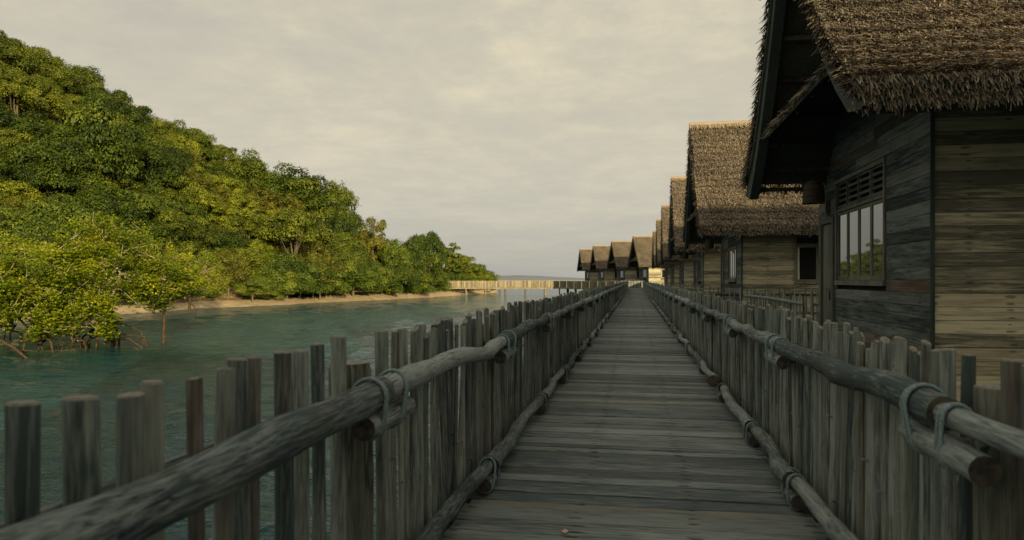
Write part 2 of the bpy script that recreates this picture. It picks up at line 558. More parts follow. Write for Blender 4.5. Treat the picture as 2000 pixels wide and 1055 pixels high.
def land_h(xp, v):
    """ground height at bearing xp and fraction v from shore (0) to ridge (1)"""
    s, r, h = np.interp(xp, LX, LS), np.interp(xp, LX, LR), np.interp(xp, LX, LH)
    dist = v * (r - s)
    beach = WZ + 0.16 * min(max(dist, -6), 4.0) + 0.06 * max(0, dist - 4)
    e = max(0.0, min(1.0, (dist - 3.5) / max(4.0, (r - s) - 3.5)))
    k = e * e * (3 - 2 * e) * 0.45 + e * 0.55
    if v > 1:
        return h - (v - 1) * 6.0
    return max(beach, WZ + 0.5 + k * (h - WZ - 0.5) if dist > 3.5 else beach)


def land_d(xp, v):
    s, r = np.interp(xp, LX, LS), np.interp(xp, LX, LR)
    return s + v * (r - s)


def land_sheet(name, vs, mat, dz=0.0, mats=None, pick=None):
    cols = np.concatenate([np.arange(-1300, 200, 50), np.arange(200, 973, 14)])
    V, Fs, mi = [], [], []
    for xp in cols:
        for v in vs:
            if isinstance(v, str):
                v = float(v) / (np.interp(xp, LX, LR) - np.interp(xp, LX, LS))
            d = land_d(xp, v)
            x, y = bearing(xp, d)
            V.append((x, y, land_h(xp, v) + dz + 0.12 * math.sin(x * 0.7) * math.sin(y * 0.5) * min(1, max(0, v * 6))))
    k = len(vs)
    for i in range(len(cols) - 1):
        for j in range(k - 1):
            Fs.append((i * k + j, (i + 1) * k + j, (i + 1) * k + j + 1, i * k + j + 1))
            mi.append(pick(cols[i], j) if pick else 0)
    me = mesh_from(name, V, Fs, smooth=True, mats=mats or [mat], midx=mi)
    return tag(link(name, me), kind='structure')


land_sheet('hillside', ['3.0', 0.12, 0.2, 0.3, 0.4, 0.5, 0.6, 0.7, 0.8, 0.9, 1.0, 1.3, 2.0, 3.2], None, mats=[M['soil'], M['dry']],
           pick=lambda xp, j: 1 if (330 < xp < 470 and j < 2) else 0)
land_sheet('beach', ['-7.0', '-3.0', '-1.0', '0.0', '0.7', '1.5', '2.5', '3.6', '4.4', '6.0'], M['sand'], dz=0.01)
# sand spit running out under the jetty
mb = MB()
P = [bearing(965, 146), bearing(978, 149), bearing(972, 154), bearing(940, 152), bearing(930, 142)]
c0 = np.mean(P, 0)
mb.add([(c0[0], c0[1], WZ + 0.5)] + [(p[0], p[1], WZ - 0.1) for p in P], [(0, i + 1, (i + 1) % 5 + 1) for i in range(5)])
tag(mb.build('sand_spit', M['sand']), kind='structure')

# distant hills across the sea
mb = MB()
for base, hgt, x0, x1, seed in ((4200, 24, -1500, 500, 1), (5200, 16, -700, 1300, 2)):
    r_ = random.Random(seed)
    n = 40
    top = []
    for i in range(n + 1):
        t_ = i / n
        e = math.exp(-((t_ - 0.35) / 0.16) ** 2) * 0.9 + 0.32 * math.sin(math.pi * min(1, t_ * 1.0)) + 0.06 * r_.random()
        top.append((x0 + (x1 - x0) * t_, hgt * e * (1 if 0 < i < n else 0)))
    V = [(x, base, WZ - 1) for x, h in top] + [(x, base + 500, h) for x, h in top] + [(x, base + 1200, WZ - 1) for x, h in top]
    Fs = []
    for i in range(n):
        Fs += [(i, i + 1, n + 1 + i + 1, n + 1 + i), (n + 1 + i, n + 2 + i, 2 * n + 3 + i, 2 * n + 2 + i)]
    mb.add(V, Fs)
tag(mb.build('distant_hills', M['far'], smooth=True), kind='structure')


# ------------------------------------------------------------------ boardwalk
BW_END = 112.0
HW = 0.97
bw = tag(empty('boardwalk', (0, 0, 0)), kind='structure')


def deck_plank_mesh(wd, seed):
    r_ = random.Random(seed)
    V, n = [], 6
    for i in range(n + 1):
        x = -HW + 2 * HW * i / n + (r_.uniform(-.02, .02) if i in (0, n) else 0)
        j = r_.uniform(-.003, .003)
        zj = r_.uniform(-.0015, .0015)
        for y, z in ((-wd / 2 + j, -0.032), (-wd / 2 + j, -0.003 + zj), (-wd / 2 + 0.004 + j, zj), (wd / 2 - 0.004 + j, zj), (wd / 2 + j, -0.003 + zj), (wd / 2 + j, -0.032)):
            V.append((x, y, z))
    Fs = []
    for i in range(n):
        for k in range(6):
            k2 = (k + 1) % 6
            Fs.append((i * 6 + k, i * 6 + k2, (i + 1) * 6 + k2, (i + 1) * 6 + k)[::-1])
    Fs += [tuple(range(6)), tuple(range(n * 6 + 5, n * 6 - 1, -1))]
    return V, Fs


W_OPT = [0.11, 0.14, 0.165, 0.185, 0.20, 0.215]
protos = {(w_, s_): mesh_from('deck_plank', *deck_plank_mesh(w_, s_ + int(w_ * 1000)), M['deck']) for w_ in W_OPT for s_ in range(3)}
y = -1.4
cnt = 0
far = MB()
while y < BW_END:
    w_ = random.choice(W_OPT)
    gap = random.choice([0.004, 0.005, 0.007, 0.010, 0.014])
    yc = y + w_ / 2
    if cnt < 298:
        o = link('deck_plank', protos[(w_, random.randrange(3))], bw, (random.uniform(-.012, .012), yc, random.uniform(-.006, .004)),
                 (random.uniform(-.012, .012), random.uniform(-.002, .002), random.uniform(-.006, .006)))
    else:
        V, Fs = deck_plank_mesh(w_, cnt)
        V = np.array(V) + np.array([random.uniform(-.02, .02), yc, random.uniform(-.006, .004)])
        far.add(V, Fs, random.random())
    cnt += 1
    y += w_ + gap
o = far.build('distant_deck', M['deck'], bw)
o['kind'] = 'stuff'
for x in (-0.72, 0.0, 0.72):
    mb = MB()
    mb.box(x - .05, x + .05, -1.6, BW_END, -0.20, -0.036)
    mb.build('deck_beam', M['pile'], bw)
pile_me = None
for i in range(46):
    yy = 0.1 + i * 2.5
    for x in (-0.8, 0.8):
        if pile_me is None:
            mb = MB()
            mb.tube([(0, 0, -3.0), (0, 0, -1.5), (0, 0, -.21)], [.09, .085, .08], 8)
            pile_me = mb.mesh('pile', M['pile'], True)
        if yy < 40:
            link('pile', pile_me, bw, (x, yy, 0))

# ------------------------------------------------------------------ picket protos


def picket_mesh(seed, round_, wd, H=1.25):
    r_ = random.Random(seed)
    n = 14 if round_ else 8
    mb = MB()
    m = 6
    P, rad = [], []
    bx, by = r_.uniform(-.012, .012), r_.uniform(-.008, .008)
    for i in range(m):
        t_ = i / (m - 1)
        P.append((bx * math.sin(t_ * 3.1 + seed), by * math.sin(t_ * 4), t_ * H))
        rad.append(wd / 2 * (1.06 - .12 * t_) * r_.uniform(.95, 1.05))
    P = np.array(P)
    th = np.linspace(0, 2 * math.pi, n, endpoint=False) + 0.3
    prof = []
    for k in range(n):
        c, s = math.cos(th[k]), math.sin(th[k])
        if round_:
            q = r_.uniform(.97, 1.03)
            prof.append((c * q, s * q))
        else:      # split pole: flat-ish slab, thickness in x, width in y
            prof.append((max(-.45, min(.5, c * .62)) + r_.uniform(-.04, .04), s * r_.uniform(.9, 1.1)))
    V = []
    tl = r_.uniform(-.5, .5) * (.25 if round_ else 1)
    for i in range(m):
        for k in range(n):
            z = P[i][2] + (0 if i < m - 1 else prof[k][1] * wd * tl * .4)
            V.append((P[i][0] + prof[k][0] * rad[i], P[i][1] + prof[k][1] * rad[i], z))
    Fs = []
    for i in range(m - 1):
        for k in range(n):
            k2 = (k + 1) % n
            Fs.append((i * n + k, i * n + k2, (i + 1) * n + k2, (i + 1) * n + k))
    mb.add(V, Fs, 0, 0)
    # slightly rounded lip, then the sawn end
    top = [V[(m - 1) * n + k] for k in range(n)]
    c0 = np.mean(top, 0)
    lip = [tuple(c0 + (np.array(p) - c0) * .86 + np.array([0, 0, .004])) for p in top]
    mb.add(top + lip, [(k, (k + 1) % n, n + (k + 1) % n, n + k) for k in range(n)], 0, 1)
    mb.add(lip, [tuple(range(n))], 0, 1)
    if not round_ or r_.random() < .5:      # knots
        for _ in range(r_.choice((0, 1, 1))):
            z = r_.uniform(.2, H - .1)
            mb.tube([(-wd * .2, 0, z), (wd * .42 if not round_ else wd * .6, r_.uniform(-.01, .01), z + .01)], [.010, .006], 5, 0, mi=0)
    me = mb.mesh('picket', [M['picket'], M['picket_end']])
    smooth_by_angle(me, 50 if round_ else 35)
    return me


ROUND = [picket_mesh(i, True, .058) for i in range(5)]
SPLIT = {wd: [picket_mesh(20 + i + int(wd * 1000), False, wd) for i in range(5)] for wd in (.046, .056, .067, .080)}
WID = list(SPLIT)


def join_copy(mb, me, loc, rz, scl, r):
    V = np.empty(len(me.vertices) * 3, dtype=np.float32)
    me.vertices.foreach_get('co', V)
    V = V.reshape(-1, 3) * np.array(scl)
    c, s = math.cos(rz), math.sin(rz)
    V = V @ np.array([[c, s, 0], [-s, c, 0], [0, 0, 1]]) + np.array(loc)
    mb.V.append(V)
    n0 = mb.n
    for p in me.polygons:
        mb.F.append([i + n0 for i in p.vertices])
        mb.mi.append(p.material_index)
    mb.r.append(np.full(len(V), r))
    mb.n += len(V)


# light three-face picket for the far stretches
def simple_picket(mb, x, y, z0, z1, wd, dx=0.0, dy=1.0, r=None):
    r = random.random() if r is None else r
    nx, ny = -dy, dx
    t = .018
    a = wd / 2
    V = []
    for z in (z0, z1):
        for s1, s2 in ((-1, -1), (1, -1), (.8, 1), (-.8, 1)):
            V.append((x + dx * a * s1 + nx * t * s2, y + dy * a * s1 + ny * t * s2, z))
    mb.add(V, [(0, 1, 5, 4), (1, 2, 6, 5), (2, 3, 7, 6), (3, 0, 4, 7), (4, 5, 6, 7)], r)


def rail_log(name, P, rad, parent, n=14, mat='rail'):
    P = np.array(P, float)
    # resample finely along y
    m = max(8, int((P[-1][1] - P[0][1]) / .09))
    ys = np.linspace(P[0][1], P[-1][1], m)
    xs = np.interp(ys, P[:, 1], P[:, 0])
    zs = np.interp(ys, P[:, 1], P[:, 2])
    rr = np.interp(ys, P[:, 1], rad)
    k = np.array([.25, .5, .25])
    for _ in range(6):
        for a in (xs, zs, rr):
            a[1:-1] = np.convolve(a, k, 'valid')
    rr = rr * (1 + .05 * np.sin(ys * 7 + P[0][1] * 3) + .03 * rg.standard_normal(m) * .5)
    env = np.sin(np.pi * np.clip((ys - ys[0]) / (ys[-1] - ys[0]), 0, 1)) ** .7
    xs = xs + env * (.016 * np.sin(ys * 4.3 + P[0][1]) + .006 * np.sin(ys * 9.1))
    zs = zs + env * .010 * np.sin(ys * 5.7 + P[0][1] * 2)
    for kn in rg.uniform(ys[0], ys[-1], 3):
        rr = rr * (1 + .14 * np.exp(-((ys - kn) / .05) ** 2))
    mb = MB()
    c = np.array([P[0][0], ys.mean(), zs.mean()])
    mb.tube(np.c_[xs, ys, zs] - c, rr, n, 0, bump=.05, mi=0, capmi=1)
    me = mb.mesh(name, [M[mat], M['rail_end']])
    smooth_by_angle(me, 50)
    return link(name, me, parent, tuple(c))


def rope_loop(parent, x, y, zt, rt, zb, rb, tilt=.03, turns=2, mat='rope', rr=.0085, inner=0.0):
    """rope wound round a rail (zt, rt) and the short log under it (zb, rb)"""
    mb = MB()
    for q in range(turns):
        P = []
        for a in np.linspace(0, math.pi, 9):
            P.append((math.cos(a) * (rt + rr), 0, zt + math.sin(a) * (rt + rr)))
        for a in np.linspace(math.pi, 2 * math.pi, 9):
            P.append((math.cos(a) * (rb + rr), 0, zb + math.sin(a) * (rb + rr)))
        P = np.array(P)
        P[:, 1] = (q - turns / 2) * rr * 1.7 + tilt * (P[:, 2] - zb) / max(.05, zt - zb) + .01 * np.sin(np.linspace(0, 6, len(P)) + q * 2)
        P[:, 0] += x
        P[:, 1] += y
        mb.tube(P, rr * 1.0, 6, random.random(), closed=True)
    o = mb.build('rope_binding', M[mat], parent, smooth=True)
    return o


def offset_rail(key, side):
    ys = [p[0] for p in key]
    return lambda y: float(np.interp(y, ys, [p[1] for p in key]))


def log_fence(side, label, topkey, joints_top, botkey, joints_bot, posts, round_list, dense_from, dense_end):
    fx = side * 1.05
    root = tag(empty('log_fence', (fx, 0, 0)), label, 'fence')
    L = Matrix.Translation((-fx, 0, 0))
    holder = empty_offset = (-fx, 0, 0)

    def fix(o):
        o.location = (o.location[0] - fx, o.location[1], o.location[2])
        return o
    cnt = 0
    for yy, top, wd in round_list:
        o = fix(link('picket', random.choice(ROUND), root, (fx + random.uniform(-.01, .01), yy, top - 1.25),
                     (random.uniform(-.008, .008), random.uniform(-.012, .012), random.uniform(0, 6.28))))
        o.scale = (wd / .058, wd / .058, 1)
        cnt += 1
    yy = dense_from
    far = MB()
    gi = 0
    while yy < dense_end:
        wd = random.choice(WID)
        top = 1.055 + random.uniform(-.038, .032) + .012 * math.sin(yy * 1.3)
        if random.random() < .06:
            top -= random.uniform(.03, .08)
        yc = yy + wd * .48
        if cnt < 298:
            o = fix(link('picket', random.choice(SPLIT[wd]), root, (fx + random.uniform(-.008, .012) * side, yc, top - 1.25),
                         (random.uniform(-.034, .034), random.uniform(-.02, .02), (0 if side < 0 else math.pi) + random.uniform(-.15, .15))))
            s_ = random.uniform(.9, 1.08)
            o.scale = (1, s_, 1)
        elif yy < 45:
            me = random.choice(SPLIT[wd])
            join_copy(far, me, (fx + random.uniform(-.008, .012), yc, top - 1.25), 0 if side < 0 else math.pi, (1, 1, 1), random.random())
        else:
            simple_picket(far, fx, yc, -.2, top, wd)
        cnt += 1
        yy += wd * random.uniform(.90, .98) + (.012 if random.random() < .12 else 0.002)
    o = fix(far.build('distant_pickets', [M['picket'], M['picket_end']], root))
    o['kind'] = 'stuff'
    # posts
    for i, py in enumerate(posts):
        mb = MB()
        w_ = .085 if i < 2 else random.uniform(.06, .075)
        mb.tube([(0, 0, -2.6), (0, 0, -.4), (.004, .01, .5), (0, 0, .92 + random.uniform(-.02, .05)), (0, 0, .97)],
                [w_ * 1.05, w_, w_, w_ * .97, w_ * .9], 12, 0, bump=.06, mi=0, capmi=1)
        me = mb.mesh('post', [M['post'], M['picket_end']])
        smooth_by_angle(me, 50)
        fix(link('post', me, root, (fx + side * .07, py, 0)))
    # ledger logs behind the pickets
    for z in (-.11, .85):
        mb = MB()
        mb.tube([(fx + side * .05, -1, z), (fx + side * .05, 40, z), (fx + side * .05, BW_END - 8, z)], .022, 6)
        fix(mb.build('ledger', M['rail'], root))
    # top rail logs
    tz = offset_rail(topkey, side)
    bz = offset_rail(botkey, side)
    rx = side * .92
    for i in range(len(joints_top) - 1):
        a, r0 = joints_top[i]
        b, r1 = joints_top[i + 1]
        n_ = max(4, int((b - a) / .35))
        P, rad = [], []
        for k in range(n_ + 1):
            yv = a + (b - a) * k / n_
            P.append((rx, yv, tz(yv) + (random.uniform(-.008, .008) if yv > 5.5 else 0)))
            rad.append(r0 + ((r0 * .82) - r0) * k / n_)
        P[0] = (P[0][0], P[0][1] - .02, P[0][2])
        fix(rail_log('top_rail', P, rad, root))
        if b < 60:
            zr, rr = tz(b), r0 * .82
            rb = .042
            zb = zr - max(rr, r1) - rb - .004
            mb = MB()
            mb.tube([(0, -.30 if side > 0 and b < 3 else -.24, 0), (0, -.1, .003), (0, .1, -.002), (0, .22, .004)], [rb, rb * 1.04, rb, rb * .93], 12, 0, bump=.06, capmi=1)
            me = mb.mesh('bracket_log', [M['rail'], M['rail_end']])
            smooth_by_angle(me, 50)
            fix(link('bracket_log', me, root, (rx - side * .01, b + (.05 if side < 0 else 0), zb)))
            for dy_ in (-.10, .12):
                fix(rope_loop(root, rx, b + dy_, tz(b + dy_), (rr if dy_ < 0 else r1) * 1.04, zb, rb * 1.02, tilt=.02 * random.uniform(-1, 1.5), turns=3 if b < 15 else 1,
                              rr=.0068 if b < 15 else .012))
            mb = MB()
            mb.tube([(fx + side * .05, b + .03, zb + .01), (rx, b + .03, zb - .015)], .028, 8, 0, capmi=1)
            fix(mb.build('support_peg', [M['post'], M['rail_end']], root))
    # bottom rail logs
    rx = side * .90
    for i in range(len(joints_bot) - 1):
        a, b = joints_bot[i], joints_bot[i + 1]
        r0 = .050 if a < 6 else .046
        n_ = max(4, int((b - a) / .35))
        P, rad = [], []
        for k in range(n_ + 1):
            yv = a + (b - a) * k / n_
            P.append((rx + side * .02 * math.sin(yv * 1.7 + i * 2), yv, bz(yv)))
            rad.append(r0 * (1 - .2 * k / n_) * random.uniform(.95, 1.05))
        fix(rail_log('bottom_rail', P, rad, root, 12))
        if b < 45:
            zr = bz(b)
            mb = MB()
            mb.tube([(0, -.16, 0), (0, 0, .002), (0, .15, -.002)], [.042, .044, .04], 10, 0, bump=.05, capmi=1)
            me = mb.mesh('bracket_log', [M['rail'], M['rail_end']])
            smooth_by_angle(me, 50)
            fix(link('bracket_log', me, root, (rx - side * .005, b + .03, zr - .088)))
            for k, dy_ in enumerate((-.07, .08)):
                blue = (side < 0 and i == 1 and k == 1)
                fix(rope_loop(root, rx, b + dy_, zr, .045, zr - .088, .044, tilt=.03 * random.uniform(-1, 1.5), turns=3 if b < 12 else 1,
                              mat='rope_blue' if blue else 'rope', rr=.006 if b < 12 else .011))
    return root


TOPL = [(-1.5, .87), (.91, .87), (1.2, .862), (1.6, .872), (2.0, .88), (2.3, .888), (2.7, .895), (3.06, .895), (3.5, .90), (3.9, .87), (4.3, .85), (5, .865), (6.1, .89), (7.5, .89), (9, .88), (12, .90), (16, .88), (20, .9), (120, .89)]
TOPR = [(-1.5, .90), (1.3, .90), (1.93, .897), (2.3, .893), (2.72, .897), (3.06, .90), (3.5, .885), (4.1, .872), (4.93, .872), (5.5, .875), (6.9, .87), (7.8, .90), (8.8, .895), (13, .89), (120, .89)]
BOT = [(-1, .145), (3.2, .14), (4.5, .15), (5.8, .135), (7, .15), (9, .14), (120, .145)]
BOTR = [(-1, .15), (3.4, .155), (4.8, .135), (5.8, .14), (8.6, .155), (120, .145)]
posts = [0.1 + 2.5 * i + .13 for i in range(45)]
postsL = [.15, 2.70] + [5.15 + 2.5 * i for i in range(42)]
postsR = [.05, 2.43] + [5.00 + 2.5 * i for i in range(42)]


def joints(first, seed):
    r_ = random.Random(seed)
    out = list(first)
    yv = out[-1][0]
    while yv < 104:
        yv += 2.5 if yv < 50 else 5.0
        out.append((yv, r_.uniform(.042, .055)))
    return out


jL = joints([(-1.3, .066), (2.5, .050), (5.0, .050), (7.5, .046)], 1)
jR = joints([(-1.0, .042), (2.38, .056), (4.95, .048), (7.3, .045)], 2)
pl = [(1.00, 1.07, .062), (1.09, 1.08, .056), (1.22, 1.07, .066), (1.35, 1.055, .056), (1.44, 1.07, .048), (1.57, 1.06, .040), (1.68, 1.07, .050),
      (1.76, 1.085, .058), (1.85, 1.08, .050), (2.00, 1.08, .058), (2.14, 1.07, .056), (2.27, 1.08, .048), (2.40, 1.095, .058), (2.86, 1.08, .058)]
pl += [(.88 - .12 * i, 1.06, .058) for i in range(12)]
log_fence(-1, 'weathered log railing of upright poles along the sea side of the boardwalk', TOPL, jL, BOT,
          [-.8, 1.9, 4.35, 6.95, 9.0] + [11.5 + 2.5 * i for i in range(37)], postsL, pl, 2.95, 103.5)
pr = [(2.24 - .11 * i, 1.07, .062) for i in range(24)] + [(2.59, 1.05, .046), (2.655, 1.06, .05), (2.74, 1.05, .05)]
log_fence(1, 'weathered log railing of upright poles on the side of the thatched houses', TOPR, jR, BOTR,
          [-1, 1.6, 4.35, 5.9, 7.9, 10.2] + [12.7 + 2.5 * i for i in range(37)], postsR, pr, 2.79, BW_END - .5)

# sawn log stub left standing on the bottom rail
mb = MB()
mb.tube([(0, 0, 0), (0, -.16, .01)], [.058, .060], 14, 0, capmi=1)
mb.tube([(0, -.1601, .0101), (0, -.165, .0103)], [.040, .036], 12, 0, mi=1, capmi=1)
mb.box(-.063, -.045, -.12, -.06, -.012, .028, mi=2)
o = mb.build('log_stub', [M['frame'], M['rail_end'], M['black']], loc=(.86, 8.0, .215), smooth=False, rot=(0, 0, R(-20)))
smooth_by_angle(o.data, 50)
tag(o, 'short sawn pale log end lashed on the low rail of the right hand railing', 'log')


# ------------------------------------------------------------------ cross walkway, jetty and far end
def straight_fence(name, A, B, z0, z1, label, cat, mat, posts_every=3.0, wd=.10, kind_part='picket_panel', parent=None, pile=True, group=None):
    A, B = np.array(A, float), np.array(B, float)
    Ld = np.linalg.norm(B - A)
    d = (B - A) / Ld
    root = parent
    if root is None:
        root = tag(empty(name, (A[0], A[1], 0)), label, cat, group)
    mb = MB()
    o_ = A if parent is not None else np.zeros(2)
    s = 0
    while s < Ld:
        p = d * s + o_
        simple_picket(mb, p[0], p[1], z0, z1 + random.uniform(-.03, .03), wd, d[0], d[1])
        s += wd * random.uniform(.98, 1.15)
    o = mb.build(kind_part, mat, root)
    o['kind'] = 'stuff'
    s = 0
    while s <= Ld:
        p = d * s + o_
        mb = MB()
        mb.box(p[0] - .05, p[0] + .05, p[1] - .04 - .05, p[1] + .04 - .05, z0, z1 + .02)
        mb.build('post', mat, root)
        s += posts_every
    return root


def walk_deck(name, pts, wd, mat, z=0.0):
    mb = MB()
    for A, B in zip(pts[:-1], pts[1:]):
        A, B = np.array(A, float), np.array(B, float)
        Ld = np.linalg.norm(B - A)
        d = (B - A) / Ld
        nrm = np.array([-d[1], d[0]])
        s = 0
        while s < Ld:
            c = A + d * s
            q = [c + nrm * wd / 2, c - nrm * wd / 2, c - nrm * wd / 2 + d * .17, c + nrm * wd / 2 + d * .17]
            V = [(a[0], a[1], z - .2) for a in q] + [(a[0], a[1], z) for a in q]
            mb.add(V, [(0, 3, 2, 1), (4, 5, 6, 7), (0, 1, 5, 4), (1, 2, 6, 5), (2, 3, 7, 6), (3, 0, 4, 7)], random.random())
            s += .19
    return mb


cw = tag(empty('cross_walkway', (0, 0, 0)), kind='structure')
K = (-13.8, 121.2)
o = walk_deck('deck', [(0.2, 109.5), (-3.2, 107.8), (K[0] + .2, K[1] + 1.3)], 2.1, None).build('distant_deck', M['deck'], cw)
o.location.z = -.008
o['kind'] = 'stuff'
for i in range(7):
    t_ = (i + .3) / 7
    for s_ in (0.2, 2.2):
        px = -3.4 + (K[0] + 3.4) * t_ + s_ * .7
        py = 106.6 + (K[1] - 106.6) * t_ + s_ * .5
        mb = MB()
        mb.tube([(0, 0, -3), (0, 0, -.2)], .11, 7)
        mb.build('pile', M['pile'], cw, (px, py, 0))
straight_fence('picket_fence', (-1.0, 103.4), (-3.0, 105.6), -.25, 1.06, 'short grey picket fence where the boardwalk bends left', 'fence', M['picket'], 2.4)
straight_fence('picket_fence', (-3.0, 105.6), K, -.25, 1.06, 'shaded grey picket fence on pilings between the boardwalk and the sunlit jetty', 'fence', M['frame'], 2.4)
straight_fence('picket_fence', (-2.2, 109.7), (1.2, 112.2), -.1, 1.10, 'grey picket fence closing the far end of the boardwalk', 'fence', M['picket'], 2.4)
straight_fence('picket_fence', (-12.2, 123.2), (-2.2, 109.7), -.1, 1.06, 'far picket fence of the side walkway below the distant thatched houses', 'fence', M['picket'], 2.4)

J0, J1 = (-33.5, 118.0), K
jt = tag(empty('timber_jetty', (J1[0], J1[1], 0)), 'sunlit pale timber jetty on round piles reaching the wooded shore', 'jetty')
A, B = np.array(J0) - np.array(J1), np.array([0.0, 0.0])
dj = (B - A) / np.linalg.norm(B - A)
nj = np.array([-dj[1], dj[0]])
for side in (0, 1):
    o_ = nj * (1.9 * side)
    straight_fence('x', A + o_, B + o_, -.05, 1.07, None, None, M['bridge'], 1.55, .12, parent=jt)
o = walk_deck('d', [A + nj * .95, B + nj * .95], 1.8, None).build('jetty_deck', M['bridge'], jt)
o['kind'] = 'stuff'
mb = MB()
for side in (0, 1):
    a = A + nj * (1.9 * side - .08)
    b = B + nj * (1.9 * side - .08)
    mb.add([(a[0], a[1], -.32), (b[0], b[1], -.32), (b[0], b[1], -.06), (a[0], a[1], -.06),
            (a[0] + nj[0] * .1, a[1] + nj[1] * .1, -.32), (b[0] + nj[0] * .1, b[1] + nj[1] * .1, -.32),
            (b[0] + nj[0] * .1, b[1] + nj[1] * .1, -.06), (a[0] + nj[0] * .1, a[1] + nj[1] * .1, -.06)],
           [(0, 1, 2, 3), (4, 7, 6, 5), (0, 4, 5, 1), (3, 2, 6, 7), (0, 3, 7, 4), (1, 5, 6, 2)])
mb.build('side_beam', M['bridge'], jt)
for X in (-31.8, -28.5, -25.2, -21.9, -18.5, -15.2):
    t_ = (X - J0[0]) / (J1[0] - J0[0])
    Y = J0[1] + (J1[1] - J0[1]) * t_
    for side in (0, 1):
        mb = MB()
        mb.tube([(0, 0, -3.0), (0, 0, -.33)], .15, 10)
        mb.build('pile', M['frame'], jt, (X - J1[0] + nj[0] * (side * 1.7 + .15), Y - J1[1] + nj[1] * (side * 1.7 + .15), 0), smooth=True)

for i, (xp, d) in enumerate(((935, 170), (948, 172), (958, 171), (968, 174), (976, 173))):
    x, y = bearing(xp, d)
    mb = MB()
    mb.tube([(0, 0, -1.5), (0, 0, 1.7 + .3 * (i % 2))], [.30, .26], 8, bump=.1)
    tag(mb.build('wooden_pile', M['bark'], loc=(x, y, WZ), smooth=True),
        ['leftmost', 'second', 'middle', 'fourth', 'rightmost'][i] + ' of five dark old piles standing in the sea beyond the jetty', 'pile', 'old piles in the sea beyond the jetty')


# ------------------------------------------------------------------ thatched houses
def blades(P, D, Nn, length, width, r, taper=.35):
    """one tapered quad per straw: base P, direction D, face normal Nn"""
    S = np.cross(D, Nn)
    S /= np.linalg.norm(S, axis=1)[:, None] + 1e-9
    w = (width / 2)[:, None]
    E = P + D * length[:, None]
    V = np.stack([P - S * w, P + S * w, E + S * w * taper, E - S * w * taper], 1).reshape(-1, 3)
    Fq = np.arange(len(V)).reshape(-1, 4)
    return V, Fq, np.repeat(r, 4)


